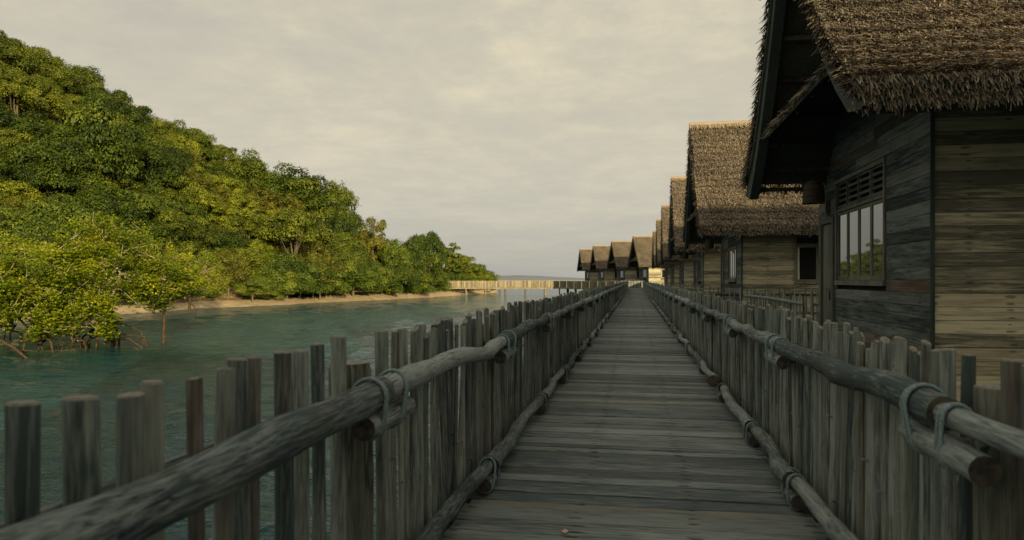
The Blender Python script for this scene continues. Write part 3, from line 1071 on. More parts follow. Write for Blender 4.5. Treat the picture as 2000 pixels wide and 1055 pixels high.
class Roof:
    def __init__(s, half, ze, zr, sag, x0, x1):
        s.half, s.ze, s.zr, s.sag, s.x0, s.x1 = half, ze, zr, sag, x0, x1

    def yz(s, t, side):
        """t 0 eave .. 1 ridge, side -1 front, +1 back"""
        y = side * s.half * (1 - t)
        z = s.ze + (s.zr - s.ze) * t - s.sag * 4 * t * (1 - t)
        return y, z

    def z_at(s, y):
        t = 1 - min(1, abs(y) / s.half)
        return s.yz(t, 1)[1]

    def blades(s, side, density, wid, seed, lmin=.10, lmax=.2, course=.33, x0=None, x1=None):
        x0 = s.x0 if x0 is None else x0
        x1 = s.x1 if x1 is None else x1
        g = np.random.default_rng(seed)
        L = math.hypot(s.half, s.zr - s.ze)
        W = x1 - x0
        n = int(density * L * W)
        t = g.random(n) ** .98
        x = x0 + g.random(n) * W
        y, z = s.yz(t, side)
        dt = .01
        y2, z2 = s.yz(t - dt, side)
        D = np.stack([np.zeros(n), y2 - y, z2 - z], 1)
        D /= np.linalg.norm(D, axis=1)[:, None]
        Nn = np.stack([np.zeros(n), -D[:, 2] * side * 1.0, D[:, 1] * side], 1)
        Nn *= np.sign(Nn[:, 2])[:, None]
        # courses: blades near a course bottom lift more
        ph = (t * L / course + .04 * np.sin(x * 3.1 + seed) + .06 * np.sin(x * 7.7)) % 1.0
        patch = np.sin(x * 1.9 + t * 5 + seed) * np.sin(t * 9 + x * .8) * .5 + .5
        lift = .10 + .30 * g.random(n) + .22 * np.exp(-ph / .18)
        yaw = g.normal(0, .30, n)
        Xa = np.array([1.0, 0, 0])
        B = D * np.cos(lift)[:, None] + Nn * np.sin(lift)[:, None] + Xa[None] * np.tan(yaw)[:, None] * .8
        B /= np.linalg.norm(B, axis=1)[:, None]
        P = np.stack([x, y, z], 1) + Nn * (g.random(n) * .05 + .015 * (1 - ph) + .035 * patch)[:, None]
        nn = Nn + g.normal(0, .5, (n, 3))
        ln = lmin + g.random(n) * (lmax - lmin)
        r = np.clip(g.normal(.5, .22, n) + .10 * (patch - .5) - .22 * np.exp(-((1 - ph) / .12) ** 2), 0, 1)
        # seams where one thatched panel laps the next
        u = ((x - s.x0 - .55 * (1 - t) - .05 * np.sin(t * 9)) / 1.55 + .2 * seed) % 1.0
        seam = np.abs(u - .5) * 1.55 < .022
        r = np.where(seam, r * .25, r)
        P = P - Nn * np.where(seam, .045, 0)[:, None]
        return blades(P, B, nn, ln, wid * (.6 + .8 * g.random(n)), r)

    def fringe(s, side, per_m, wid, seed, lo=.10, hi=.30, x0=None, x1=None):
        g = np.random.default_rng(seed)
        x0 = s.x0 if x0 is None else x0
        x1 = s.x1 if x1 is None else x1
        n = int(per_m * (x1 - x0))
        x = x0 + g.random(n) * (x1 - x0)
        y, z = s.yz(np.full(n, .0), side)
        k = g.random(n)
        P = np.stack([x, y + side * (-.10 + .14 * k), z - .22 + .24 * k], 1)
        D = np.stack([g.normal(0, .25, n), side * (.20 + .45 * g.random(n)), -.9 + .3 * g.random(n)], 1)
        D /= np.linalg.norm(D, axis=1)[:, None]
        nn = np.stack([g.normal(0, .6, n), np.full(n, side * 1.0), g.normal(0, .4, n) + .3], 1)
        clump = .6 + .4 * np.sin(x * 13 + 3 * np.sin(x * 3.7))
        ln = (lo + g.random(n) ** 2 * (hi - lo)) * (.7 + .4 * clump)
        return blades(P, D, nn, ln, wid * (.7 + .9 * g.random(n)), np.clip(g.normal(.55, .25, n), 0, 1), .5)

    def edge(s, side, per_m, wid, seed):
        g = np.random.default_rng(seed)
        L = math.hypot(s.half, s.zr - s.ze)
        n = int(per_m * L)
        t = g.random(n)
        y, z = s.yz(t, side)
        y2, z2 = s.yz(t - .01, side)
        Dn = np.stack([np.zeros(n), y2 - y, z2 - z], 1)
        Dn /= np.linalg.norm(Dn, axis=1)[:, None]
        P = np.stack([np.full(n, s.x0) + .03 * g.random(n), y, z + .02 - .18 * g.random(n)], 1)
        D = Dn * (.5 + .5 * g.random(n))[:, None] + np.stack([-.5 * g.random(n) - .1, g.normal(0, .15, n), g.normal(0, .1, n)], 1)
        D /= np.linalg.norm(D, axis=1)[:, None]
        nn = np.stack([-np.ones(n), g.normal(0, .6, n), g.normal(.3, .6, n)], 1)
        return blades(P, D, nn, .06 + .12 * g.random(n), wid * (.7 + .8 * g.random(n)), g.random(n) * .6)

    def core(s, thick=.17):
        mb = MB()
        K_ = 10
        prof_t, prof_b = [], []
        for i in range(2 * K_ + 1):
            u = i / K_ - 1
            t = 1 - abs(u)
            y, z = s.yz(t, -1 if u < 0 else 1)
            prof_t.append((y, z))
            yb = y * (1 - .02)
            prof_b.append((y * (1 - thick * .35 / s.half), z - thick * 1.35 * (.42 + .58 * min(1, t * 5))))
        m = len(prof_t)
        V = [(s.x0 + .02, y, z) for y, z in prof_t] + [(s.x1, y, z) for y, z in prof_t] + \
            [(s.x0 + .02, y, z) for y, z in prof_b] + [(s.x1, y, z) for y, z in prof_b]
        Ft = [(i, i + 1, m + i + 1, m + i)[::-1] for i in range(m - 1)]
        Fb = [(2 * m + i, 2 * m + i + 1, 3 * m + i + 1, 3 * m + i) for i in range(m - 1)]
        Fg = [(i, i + 1, 2 * m + i + 1, 2 * m + i) for i in range(m - 1)] + [(m + i, m + i + 1, 3 * m + i + 1, 3 * m + i)[::-1] for i in range(m - 1)]
        Fe = [(0, m, 3 * m, 2 * m), (m - 1, 2 * m - 1, 4 * m - 1, 3 * m - 1)[::-1]]
        mb.add(V, Ft, .35, 0)
        mb.n, mb.V, mb.r = mb.n, mb.V, mb.r
        for f in Fb + Fg + Fe:
            mb.F.append(list(f))
            mb.mi.append(1)
        return mb


def cat(parts):
    V, Fq, r, n = [], [], [], 0
    for v, f, rr in parts:
        V.append(v)
        Fq.append(f + n)
        r.append(rr)
        n += len(v)
    return np.concatenate(V), np.concatenate(Fq), np.concatenate(r)


def plank(name, parent, x0, x1, y0, y1, z0, z1, mat, tilt=None, mb=None, r=0.0):
    c = ((x0 + x1) / 2, (y0 + y1) / 2, (z0 + z1) / 2)
    if mb is not None:
        mb.box(x0, x1, y0, y1, z0, z1, r)
        return
    key = (round(x1 - x0, 3), round(y1 - y0, 3), round(z1 - z0, 3), mat)
    if key not in plank.cache:
        b = MB()
        a = [(x1 - x0) / 2, (y1 - y0) / 2, (z1 - z0) / 2]
        b.box(-a[0], a[0], -a[1], a[1], -a[2], a[2])
        plank.cache[key] = b.mesh(name, M[mat])
    return link(name, plank.cache[key], parent, c)


plank.cache = {}


def window_block(parent, axis, a0, a1, z0, z1, face, n, open_=None, louvre=None, mat='darkframe', frame_w=.055, glass='glass'):
    """window lying in the plane axis = face; runs a0..a1 along the other axis. casements are sub-parts of the window frame"""
    def bx(mb, p0, p1, q0, q1, d0, d1):
        # p along wall, q vertical, d depth outward(+)
        if axis == 'x':       # wall facing -x
            mb.box(face - d1, face - d0, p0, p1, q0, q1)
        else:                 # wall facing -y
            mb.box(p0, p1, face - d1, face - d0, q0, q1)
    f = MB()
    zt = louvre if louvre else z1
    bx(f, a0 - frame_w, a1 + frame_w, z0 - .07, z0 - .002, -.05, .045)
    bx(f, a0 - frame_w, a1 + frame_w, zt + .002, zt + .06, -.05, .035)
    bx(f, a0 - frame_w, a0 - .002, z0, zt, -.05, .03)
    bx(f, a1 + .002, a1 + frame_w, z0, zt, -.05, .03)
    if louvre:
        bx(f, a0, a1, z1 + .002, z1 + .05, -.05, .025)
    root = f.build('window', M[mat], parent)
    wd = (a1 - a0) / n
    for i in range(n):
        p0, p1 = a0 + wd * i, a0 + wd * (i + 1)
        s = MB()
        e = .04
        bx(s, p0 + .003, p0 + e, z0 + .002, z1 - .002, -.03, .006)
        bx(s, p1 - e, p1 - .003, z0 + .002, z1 - .002, -.03, .006)
        bx(s, p0 + e, p1 - e, z0 + .002, z0 + .06, -.03, .005)
        bx(s, p0 + e, p1 - e, z1 - .05, z1 - .002, -.03, .005)
        s.build('sash', M[mat], root)
        g = MB()
        is_open = open_ is not None and i in open_
        bx(g, p0 + e, p1 - e, z0 + .06, z1 - .05, -.028, -.004)
        g.build('painted_dark_opening' if is_open else 'pane', M['black'] if is_open else M[glass], root)  # open casement is a black sheet, the room's shade painted on
        if is_open:
            c = MB()
            bx(c, p0 + e, p0 + e + .05, z0 + .06, z1 - .05, -.002, .002)
            c.build('curtain', M['curtain'], root)
        if louvre:
            q = z1 + .06
            while q < louvre - .03:
                sl = MB()
                bx(sl, p0 + .03, p1 - .03, q, q + .035, -.02, .012)
                sl.build('slat', M['louvre'], root)
                q += .085
            m_ = MB()
            bx(m_, p0 - .015, p0 + .015, z1 + .05, louvre, -.03, .02)
            m_.build('louvre_divider', M[mat], root)
    if louvre:
        b = MB()
        bx(b, a0, a1, z1 + .05, louvre, -.05, -.04)
        b.build('louvre_back', M['black'], root)
    return root


HOUSE_LABELS = {}


def make_house(label, Yr, Xh, xg, half, ze, zr, sag, yw0, yw1, near, dens, fr_z=(1.29, 2.28), Lx=7.5, seed=1, group='thatched stilt houses along the boardwalk'):
    """root sits on the wall corner line; local x = 0 at the side wall, local y = 0 under the ridge"""
    root = tag(empty('thatched_house', (Xh, Yr, 0)), label, 'house', group)
    x0 = xg - Xh
    rf = Roof(half, ze, zr, sag, x0, Lx)
    core = rf.core()
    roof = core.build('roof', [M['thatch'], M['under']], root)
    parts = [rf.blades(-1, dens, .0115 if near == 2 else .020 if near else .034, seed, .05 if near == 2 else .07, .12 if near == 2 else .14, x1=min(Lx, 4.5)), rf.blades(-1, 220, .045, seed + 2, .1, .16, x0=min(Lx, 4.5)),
             rf.fringe(-1, 900 if near == 2 else 420 if near else 160, .011 if near == 2 else .019, seed + 5, .04, .105),
             rf.fringe(1, 260 if near else 120, .018 if near else .03, seed + 6, .05, .14), rf.edge(-1, 420 if near else 90, .014 if near else .03, seed + 7),
             rf.edge(1, 200 if near else 90, .02 if near else .03, seed + 8), rf.blades(1, 70, .05, seed + 9)]
    V, Fq, r = cat(parts)
    o = link('thatch_straw', mesh_from('thatch_straw', V, Fq, M['thatch'], r), roof)
    o['kind'] = 'stuff'
    # ridge cap
    g = np.random.default_rng(seed + 20)
    mb = MB()
    mb.tube([(x0 - .03, 0, zr + .03), ((x0 + Lx) / 2, 0, zr + .02), (Lx + .02, 0, zr + .03)], .12, 10, .8)
    cap = mb.build('ridge_cap', M['thatch'], roof, smooth=True)
    n = int(150 * (Lx - x0))
    sd = np.where(g.random(n) < .7, -1, 1)
    P = np.stack([x0 + g.random(n) * (Lx - x0), sd * .05, np.full(n, zr + .13)], 1)
    D = np.stack([g.normal(0, .15, n), sd * (.45 + .25 * g.random(n)), -.75 - .2 * g.random(n)], 1)
    D /= np.linalg.norm(D, axis=1)[:, None]
    V, Fq, r = blades(P, D, np.stack([np.zeros(n), sd * 1.0, np.full(n, .6)], 1) + g.normal(0, .2, (n, 3)), .22 + .12 * g.random(n), np.full(n, .04), .4 + .35 * g.random(n), .6)
    o = link('ridge_straw', mesh_from('ridge_straw', V, Fq, M['thatch'], r), roof)
    o['kind'] = 'stuff'
    # barge boards on the gable, one per slope, with a pointed foot
    for sd in (-1, 1):
        mb = MB()
        K_ = 8
        xb = x0 + .05
        tops, bots = [], []
        for i in range(K_ + 1):
            t = -.05 + (1.0 + .05) * i / K_
            y, z = rf.yz(t, sd)
            tops.append((y * .985, z - .17))
            bots.append((y * .985 - sd * .02, z - (.52 if sd > 0 else .36)))
        bots[0] = (tops[0][0] - sd * .03, tops[0][1] - .02)
        bt = .14 if sd > 0 else .035
        m = len(tops)
        V = [(xb, *p) for p in tops] + [(xb, *p) for p in bots] + [(xb + bt, *p) for p in tops] + [(xb + bt, *p) for p in bots]
        Fs = []
        for i in range(m - 1):
            Fs += [(i, i + 1, m + i + 1, m + i), (2 * m + i, 3 * m + i, 3 * m + i + 1, 2 * m + i + 1), (i, 2 * m + i, 2 * m + i + 1, i + 1), (m + i, m + i + 1, 3 * m + i + 1, 3 * m + i)]
        mb.add(V, Fs)
        mb.build('barge_board', M['green'], root)
        # battens under the overhang
        t = .05
        while t < .96:
            y, z = rf.yz(t, sd)
            b = MB()
            b.box(x0 + .20, .6, y * .96 - .03, y * .96 + .03, z - .30 - .03, z - .30 + .03)
            b.build('batten', M['pile'], roof)
            t += .125
    # pent roof inside the gable
    zp0, zp1 = 3.52, 4.55
    xp0, xp1 = x0 + .15, 0.0

    def ywid(z):
        return half * (1 - (z + .25 + sag * .8 - ze) / (zr - ze))
    w0, w1 = ywid(zp0) - .05, ywid(zp1)
    mb = MB()
    th = .09
    V = [(xp0, -w0, zp0), (xp0, w0, zp0), (xp1, w1, zp1), (xp1, -w1, zp1)]
    V += [(x, y, z - th) for x, y, z in V]
    mb.add(V, [(0, 1, 2, 3)], .2, 0)
    mb.add(V, [(4, 7, 6, 5), (0, 4, 5, 1), (1, 5, 6, 2), (2, 6, 7, 3), (3, 7, 4, 0)], .2, 1)
    pent = mb.build('pent_roof', [M['thatch'], M['under']], root)
    n = int((420 if near else 120) * w0 * 2)
    yy = (g.random(n) * 2 - 1) * w0
    k = g.random(n)
    P = np.stack([xp0 + .30 * k - .02, yy, zp0 + .28 * k - .06 + .06 * g.random(n)], 1)
    D = np.stack([-.75 + .3 * g.random(n), g.normal(0, .3, n), -.65 + .4 * g.random(n)], 1)
    D /= np.linalg.norm(D, axis=1)[:, None]
    V, Fq, r = blades(P, D, g.normal(0, 1, (n, 3)) + np.array([-.6, 0, 1]), .06 + .13 * g.random(n), np.full(n, .022 if near else .035), g.random(n) * .7, .5)
    o = link('thatch_straw', mesh_from('thatch_straw', V, Fq, M['thatch'], r), pent)
    o['kind'] = 'stuff'
    nr = 5
    for i in range(nr):
        f = (i + .5) / nr * 2 - 1
        b = MB()
        b.tube([(xp0 + .05, w0 * f, zp0 - th - .02), (xp1 - .0, w1 * f, zp1 - th - .03)], .025, 6)
        b.build('rafter', M['green'], pent)
    # struts from the wall to the pent edge
    for f in ():
        b = MB()
        b.tube([(xp0 + .25, w0 * f, zp0 - .02), (-.02, w0 * f, zp0 - .75)], .022, 6)
        b.build('strut', M['green'], root)
    # ---- walls
    ph = .138 if near else .16
    fy = yw0                                    # front wall plane (faces -y)
    zb = -.22
    wx1 = Lx - .5
    body = MB()
    # added black body inside the plank walls, blocks light
    ys = [yw0 + .05, yw1 - .05]
    ztop = [rf.z_at(yv) - .32 for yv in ys]
    V = [(.05, ys[0], zb + .05), (wx1, ys[0], zb + .05), (wx1, ys[1], zb + .05), (.05, ys[1], zb + .05),
         (.05, ys[0], ztop[0]), (wx1, ys[0], ztop[0]), (wx1, ys[1], ztop[1]), (.05, ys[1], ztop[1])]
    Fs = [(0, 3, 2, 1), (0, 1, 5, 4), (1, 2, 6, 5), (2, 3, 7, 6), (3, 0, 4, 7), (4, 5, 6, 7)]
    if ys[0] < 0:
        V += [(.05, 0, rf.z_at(0) - .4), (wx1, 0, rf.z_at(0) - .4)]
        Fs = Fs[:5] + [(4, 5, 9, 8), (8, 9, 6, 7), (4, 8, 7), (5, 6, 9)]
    body.add(V, Fs)
    body.build('light_block_body', M['black'], root)
    joined = None if near is not None and near != 0 else MB()
    individual = near >= 1 if isinstance(near, int) else True
    # front wall with one window further along
    fw0, fw1 = (1.55, 2.75)
    if near == 2:
        fw0, fw1 = (3.6, 4.8)
    wz0, wz1, wz2 = fr_z[0], fr_z[1] + .02, fr_z[1] + .45
    z = zb
    front = root
    fmb = MB() if not individual else None
    smb = MB() if not individual else None
    rr_ = random.Random(seed)
    while z < min(4.1, ztop[0] - .02):
        z1 = z + ph - .005
        off = rr_.uniform(0, .006)
        segs = [(.012, wx1)]
        if z1 > wz0 - .08 and z < wz2 + .06:
            segs = [(.012, fw0 - .056), (fw1 + .056, wx1)]
        for a, b in segs:
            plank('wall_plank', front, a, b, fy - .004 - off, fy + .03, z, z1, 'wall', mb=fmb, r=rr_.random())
        z += ph
    # side wall, windows and door
    sw0, sw1 = yw0 + 1.42, yw0 + 3.50
    if near != 2:
        sw0, sw1 = yw0 + 1.2, yw0 + 3.1
    dr0, dr1 = yw1 - .95, yw1 - .30
    z = zb
    zs_top = rf.z_at(0) - .45
    while z < zs_top:
        z1 = z + ph - .005
        zc = z1 + .32
        # extent of wall under the roof at this height
        if zc > ze:
            tt = (zc + sag * .7 - ze) / (zr - ze)
            ymax = half * (1 - tt)
            a, b = max(yw0 + .0, -ymax), min(yw1, ymax)
        else:
            a, b = yw0, yw1
        if b - a < .15:
            break
        segs = [(a + .002, b)]
        cuts = []
        if z1 > wz0 - .08 and z < wz2 + .06:
            cuts.append((sw0 - .056, sw1 + .056))
        if z < 2.26:
            cuts.append((dr0 - .07, dr1 + .07))
        for c0, c1 in cuts:
            ns = []
            for s0, s1 in segs:
                if c1 <= s0 or c0 >= s1:
                    ns.append((s0, s1))
                else:
                    if c0 - s0 > .04:
                        ns.append((s0, c0))
                    if s1 - c1 > .04:
                        ns.append((c1, s1))
            segs = ns
        off = rr_.uniform(0, .008)
        for s0, s1 in segs:
            # boards butt at a random point, as repaired walls do
            if s1 - s0 > 2.5 and rr_.random() < .5:
                mid = s0 + (s1 - s0) * rr_.uniform(.3, .7)
                prs = [(s0, mid - .002), (mid + .002, s1)]
            else:
                prs = [(s0, s1)]
            for q0, q1 in prs:
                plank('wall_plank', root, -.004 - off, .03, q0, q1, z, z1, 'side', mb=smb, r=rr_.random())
        z += ph
    if not individual:
        o = fmb.build('front_wall', M['wall'], root)
        o['kind'] = 'stuff'
        o = smb.build('side_wall', M['side'], root)
        o['kind'] = 'stuff'
    b = MB()
    b.box(-.03, .011, fy - .028, fy - .006, zb, min(4.1, ztop[0]))
    b.build('corner_strip', M['green'], root)
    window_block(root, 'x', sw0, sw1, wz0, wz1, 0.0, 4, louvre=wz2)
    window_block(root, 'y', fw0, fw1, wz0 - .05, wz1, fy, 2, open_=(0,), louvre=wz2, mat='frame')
    # door
    b = MB()
    for p0, p1, q0, q1 in ((dr0 - .068, dr0, zb, 2.25), (dr1, dr1 + .068, zb, 2.25), (dr0, dr1, 2.18, 2.25)):
        b.box(-.05, .04, p0, p1, q0, q1)
    df = b.build('door', M['darkframe'], root)
    b = MB()
    b.box(-.01, .02, dr0 + .004, dr1 - .004, zb + .02, 2.176)
    b.box(-.025, -.0105, dr0 + .08, dr1 - .08, .3, 1.0)
    b.box(-.025, -.0105, dr0 + .08, dr1 - .08, 1.15, 2.05)
    b.build('leaf_panel', M['darkframe'], df)
    b = MB()
    b.tube([(-.06, dr0 + .06, .98), (-.06, dr0 + .06, 1.12)], .012, 6)
    b.build('handle', M['black'], df)
    # base beam and stilts
    b = MB()
    b.box(.03, wx1, fy + .02, fy + .16, zb - .26, zb - .005)
    b.box(.03, .17, fy + .161, yw1, zb - .26, zb - .005)
    b.build('base_beam', M['frame'], root)
    for sx in (.15, 2.4, 4.7, wx1 - .15):
        for sy in (yw0 + .2, yw1 - .2):
            b = MB()
            b.tube([(0, 0, -3), (0, 0, zb - .262)], .1, 8)
            b.build('stilt', M['pile'], root, (sx, sy, 0), smooth=True)
    return root


def copy_tree(o, parent=None):
    c = o.copy()
    COL.objects.link(c)
    c.parent = parent
    for ch in list(o.children):
        copy_tree(ch, c)
    return c


h1 = make_house('nearest thatched house, shaded plank side wall with four tall casement panes', 9.55, 3.0, 1.8, 3.10, 2.99, 6.48, .44, -1.57, 3.05, 2, 4200, Lx=13.5, seed=3)  # length stretched out of view so each house shades the next front wall
h2 = make_house('thatched house with an open window, seen directly beyond the nearest house', 24.85, 3.15, 1.8, 3.55, 2.82, 6.45, .12, -2.4, 2.95, 1, 1500, Lx=13.5, seed=8)
h3 = make_house('thatched house third from the camera, its ridge just left of the second roof', 37.9, 3.15, 1.8, 3.6, 2.82, 6.48, .12, -2.95, 2.6, 0, 420, Lx=13.5, seed=12)
GAPS = [(51.6, 'narrow strip of thatched house behind the third roof in the long row'),
        (64.6, 'thatched house behind the fourth in the row, only a sliver of roof showing'),
        (78.0, 'smallest and last thatched house of the straight row beside the boardwalk')]
for y, lab in GAPS:
    c = copy_tree(h3)
    c.location.y = y
    c.rotation_euler.z = R(random.uniform(-.8, .8))
    c.scale.z = random.uniform(.988, 1.008)
    c['label'] = lab
for y, lab in ((-6.0, 'thatched house just behind the viewpoint whose shadow falls on the nearest roof'),
               (-21.5, 'thatched house second behind the viewpoint in the same row')):
    c = copy_tree(h3)
    c.location.y = y - 1.3
    c['label'] = lab
FARH = [((1236, 116.5), 12, 'large distant thatched house with fully sunlit roof above the end of the boardwalk'),
        ((1194, 132.0), 13, 'distant thatched house third from the left end of the far row'),
        ((1158, 149.0), 12, 'distant thatched house second from the left end of the far row'),
        ((1132, 166.0), 12, 'leftmost and smallest distant thatched house beside the open sea')]
for (xp, d), rz, lab in FARH:
    x, y = bearing(xp, d)
    c = copy_tree(h3)
    c.scale = (1.28, 1.28, 1.28)
    a = R(rz)
    c.location = (x + 1.35 * 1.28 * math.cos(a), y + 1.35 * 1.28 * math.sin(a), -.05)
    c.rotation_euler.z = a
    c['label'] = lab
    c['group'] = 'distant thatched houses beyond the bend'


# basket lamps
def basket():
    root = empty('basket_lamp', (0, 0, 0))
    mb = MB()
    zs = [0, .01, .06, .16, .26, .32, .345]
    rs = [.12, .15, .158, .150, .135, .105, .04]
    mb.tube([(0, 0, z) for z in zs], rs, 20, 0, bump=.02)
    b = mb.build('shade', M['basket'], root)
    mb = MB()
    for z, r_ in ((.005, .155), (.10, .160), (.2, .150), (.3, .122)):
        a = np.linspace(0, 2 * math.pi, 20, endpoint=False)
        mb.tube(np.c_[np.cos(a) * r_, np.sin(a) * r_, np.full(20, z)], .008, 5, closed=True)
    mb.build('hoop', M['basket'], root)
    mb = MB()
    mb.tube([(0, 0, .34), (0, 0, .62)], .006, 5)
    mb.build('cord', M['black'], root)
    return root


b0 = basket()
b0.location = (2.62, 11.35, 2.44)
tag(b0, 'woven basket lamp hanging under the back eave of the nearest house', 'lamp', 'basket lamps under the eaves')
for y, lab in ((27.2, 'woven basket lamp under the eave of the second thatched house'), (40.2, 'tiny woven basket lamp under the eave of the third thatched house')):
    c = copy_tree(b0)
    c.location = (2.66, y, 2.44)
    c['label'] = lab
mb = MB()
a = np.linspace(0, 2 * math.pi, 18, endpoint=False)
mb.tube(np.c_[np.zeros(18), np.cos(a) * .08, np.sin(a) * .11], .018, 6, closed=True)
tag(mb.build('wall_ring', M['basket'], loc=(2.95, 11.85, 2.42), smooth=True), 'dark oval ring hung on the wall above the door of the nearest house', 'ring')


# stake fences between the houses
def stake_fence(A, B, top, label, sp=.14, rad=.018, lo=-.1, log=False):
    A, B = np.array(A, float), np.array(B, float)
    Ld = np.linalg.norm(B - A)
    d = (B - A) / Ld
    root = tag(empty('stake_fence', (A[0], A[1], 0)), label, 'fence', 'thin stake fences between the houses')
    s = 0
    while s <= Ld:
        mb = MB()
        h = top + random.uniform(-.04, .03)
        mb.tube([(0, 0, lo), (random.uniform(-.01, .01), 0, h * .6), (random.uniform(-.015, .015), 0, h)], [rad, rad, rad * .9], 6)
        p = d * s
        mb.build('stake', M['picket'], root, (p[0], p[1], 0))
        s += sp * random.uniform(.8, 1.2)
    for z, rr_, mt in ((.86, .035, 'brownlog' if log else 'picket'), (.35, .03, 'brownlog' if log else 'picket')):
        mb = MB()
        e = d * Ld
        nrm = np.array([-d[1], d[0]]) * .05
        mb.tube([(nrm[0], nrm[1], z), (e[0] / 2 + nrm[0], e[1] / 2 + nrm[1], z + .02), (e[0] + nrm[0], e[1] + nrm[1], z)], rr_, 8)
        mb.build('rail', M[mt], root)
    return root


stake_fence((1.3, 20.9), (8.5, 20.9), 1.06, 'thin stake fence in front of the second house with a brown log rail', log=True)
stake_fence((1.3, 33.4), (8.0, 33.4), 1.06, 'thin stake fence in front of the third thatched house', .17, .022)
stake_fence((1.3, 47.0), (7.0, 47.0), 1.06, 'small thin stake fence in front of the fourth thatched house', .2, .025)
stake_fence((3.05, 13.3), (4.3, 13.3), 1.12, 'short stake fence at the door end of the nearest house', .13, .026)
stake_fence((3.0, 13.5), (3.0, 20.6), 1.0, 'stake fence running back from the nearest house to the second house', .26, .02)
# landings of the houses
for i, (y0, y1, xs) in enumerate(((11.9, 14.2, 1.15), (27.0, 29.2, 1.15), (40.0, 42.0, 1.15))):
    mb = walk_deck('l', [(xs, (y0 + y1) / 2), (8.0, (y0 + y1) / 2)], y1 - y0, None, z=-.02)
    o = mb.build('landing', M['deck'])
    tag(o, kind='structure')


# ------------------------------------------------------------------ vegetation
def leaf_cloud(C, Nn, size, asp, g, r, flat=.8):
    """diamond leaves at C; normals scattered round Nn"""
    n = len(C)
    nn = Nn * flat + g.normal(0, .30, (n, 3))
    nn /= np.linalg.norm(nn, axis=1)[:, None] + 1e-9
    a = g.normal(0, 1, (n, 3))
    a -= nn * (a * nn).sum(1)[:, None]
    a /= np.linalg.norm(a, axis=1)[:, None] + 1e-9
    b = np.cross(nn, a)
    L = (size * (.6 + .8 * g.random(n)))[:, None]
    Wd = L * asp
    fold = nn * L * .12
    V = np.stack([C - a * L * .5, C + b * Wd * .5 + fold, C + a * L * .5, C - b * Wd * .5 + fold], 1).reshape(-1, 3)
    return V, np.arange(4 * n).reshape(-1, 4), np.repeat(r, 4)


def crown_mesh(name, seed, R_, Hh, nb, per, size, mat, style='round', blob=(.28, .42)):
    g = np.random.default_rng(seed)
    parts = []
    centres = []
    for i in range(nb):
        th = g.random() * 2 * math.pi
        u = g.random()
        if style == 'flat':
            ph = math.acos(1 - u * .9)
            c = np.array([math.cos(th) * math.sin(ph) * R_, math.sin(th) * math.sin(ph) * R_, Hh * (.55 + .38 * math.cos(ph))])
            c[:2] *= .6 + .45 * g.random()
        elif style == 'open':
            c = np.array([math.cos(th), math.sin(th), 0]) * R_ * math.sqrt(u)
            c[2] = Hh * (.25 + .75 * g.random() * (1 - .5 * u))
        else:
            ph = math.acos(1 - u * 1.5)
            k = .60 + .48 * g.random()
            c = np.array([math.cos(th) * math.sin(ph) * R_ * k, math.sin(th) * math.sin(ph) * R_ * k, Hh * (.5 + .45 * math.cos(ph) * k)])
        rb = R_ * g.uniform(*blob)
        centres.append((c, rb))
        n = per
        v = g.normal(0, 1, (n, 3))
        v /= np.linalg.norm(v, axis=1)[:, None]
        v[:, 2] = np.where(v[:, 2] < -.35, -v[:, 2], v[:, 2])
        rad = rb * (.72 + .36 * g.random(n))
        rad *= np.where(g.random(n) < .08, 1.22, 1.0)
        rad *= 1 + .22 * np.sin(v[:, 0] * 5 + i) * np.sin(v[:, 1] * 6 + i * 2)
        C = c + v * rad[:, None] * np.array([1, 1, .72])
        r = np.clip(g.normal(.45, .11, n) + g.normal(0, .14), 0, 1)
        parts.append(leaf_cloud(C, v + np.array([0, 0, .35]), np.full(n, size), .55, g, r))
    V, Fq, r = cat(parts)
    return mesh_from(name, V, Fq, M[mat], r), centres


def trunk_mesh(name, centres, H, r0, seed, mat, lean=0.0, nl=7):
    r_ = random.Random(seed)
    mb = MB()
    fork = H * .38
    lx, ly = r_.uniform(-.3, .3) + lean, r_.uniform(-.3, .3)
    mb.tube([(0, 0, -.6), (lx * .2, ly * .2, fork * .5), (lx * .6, ly * .6, fork), (lx, ly, H * .7)], [r0 * 1.25, r0, r0 * .8, r0 * .3], 7, bump=.1)
    pick = r_.sample(centres, min(nl, len(centres)))
    for c, rb in pick:
        z0 = fork * r_.uniform(.7, 1.2)
        k = min(1, z0 / (H * .7))
        p0 = np.array([lx * k, ly * k, z0])
        mid = (p0 + c) / 2 + np.array([r_.uniform(-.2, .2), r_.uniform(-.2, .2), -abs(r_.uniform(.0, .3))])
        mb.tube([p0, mid, c], [r0 * .5, r0 * .32, r0 * .12], 5)
    me = mb.mesh(name, M[mat])
    smooth_by_angle(me, 60)
    return me


class Species:
    def __init__(s, mat, R_, H, nb, per, size, n=2, style='round', blob=(.28, .42), bark='bark', seed=0, nl=7, r0=.16):
        s.R_, s.H = R_, H
        s.v = []
        for i in range(n):
            me, cs = crown_mesh('crown', seed + i * 7, R_, H, nb, per, size, mat, style, blob)
            s.v.append((me, trunk_mesh('trunk', cs, H, r0, seed + i, bark, nl=nl)))

    def place(s, x, y, z, sc_=1.0, label='', group=None, sz=1.0, name='tree', cat_='tree', rz=None):
        me, tm = random.choice(s.v)
        root = tag(empty(name, (x, y, z), random.uniform(0, 6.28) if rz is None else rz), label, cat_, group)
        root.scale = (sc_, sc_, sc_ * sz)
        link('crown', me, root)
        link('trunk', tm, root)
        return root


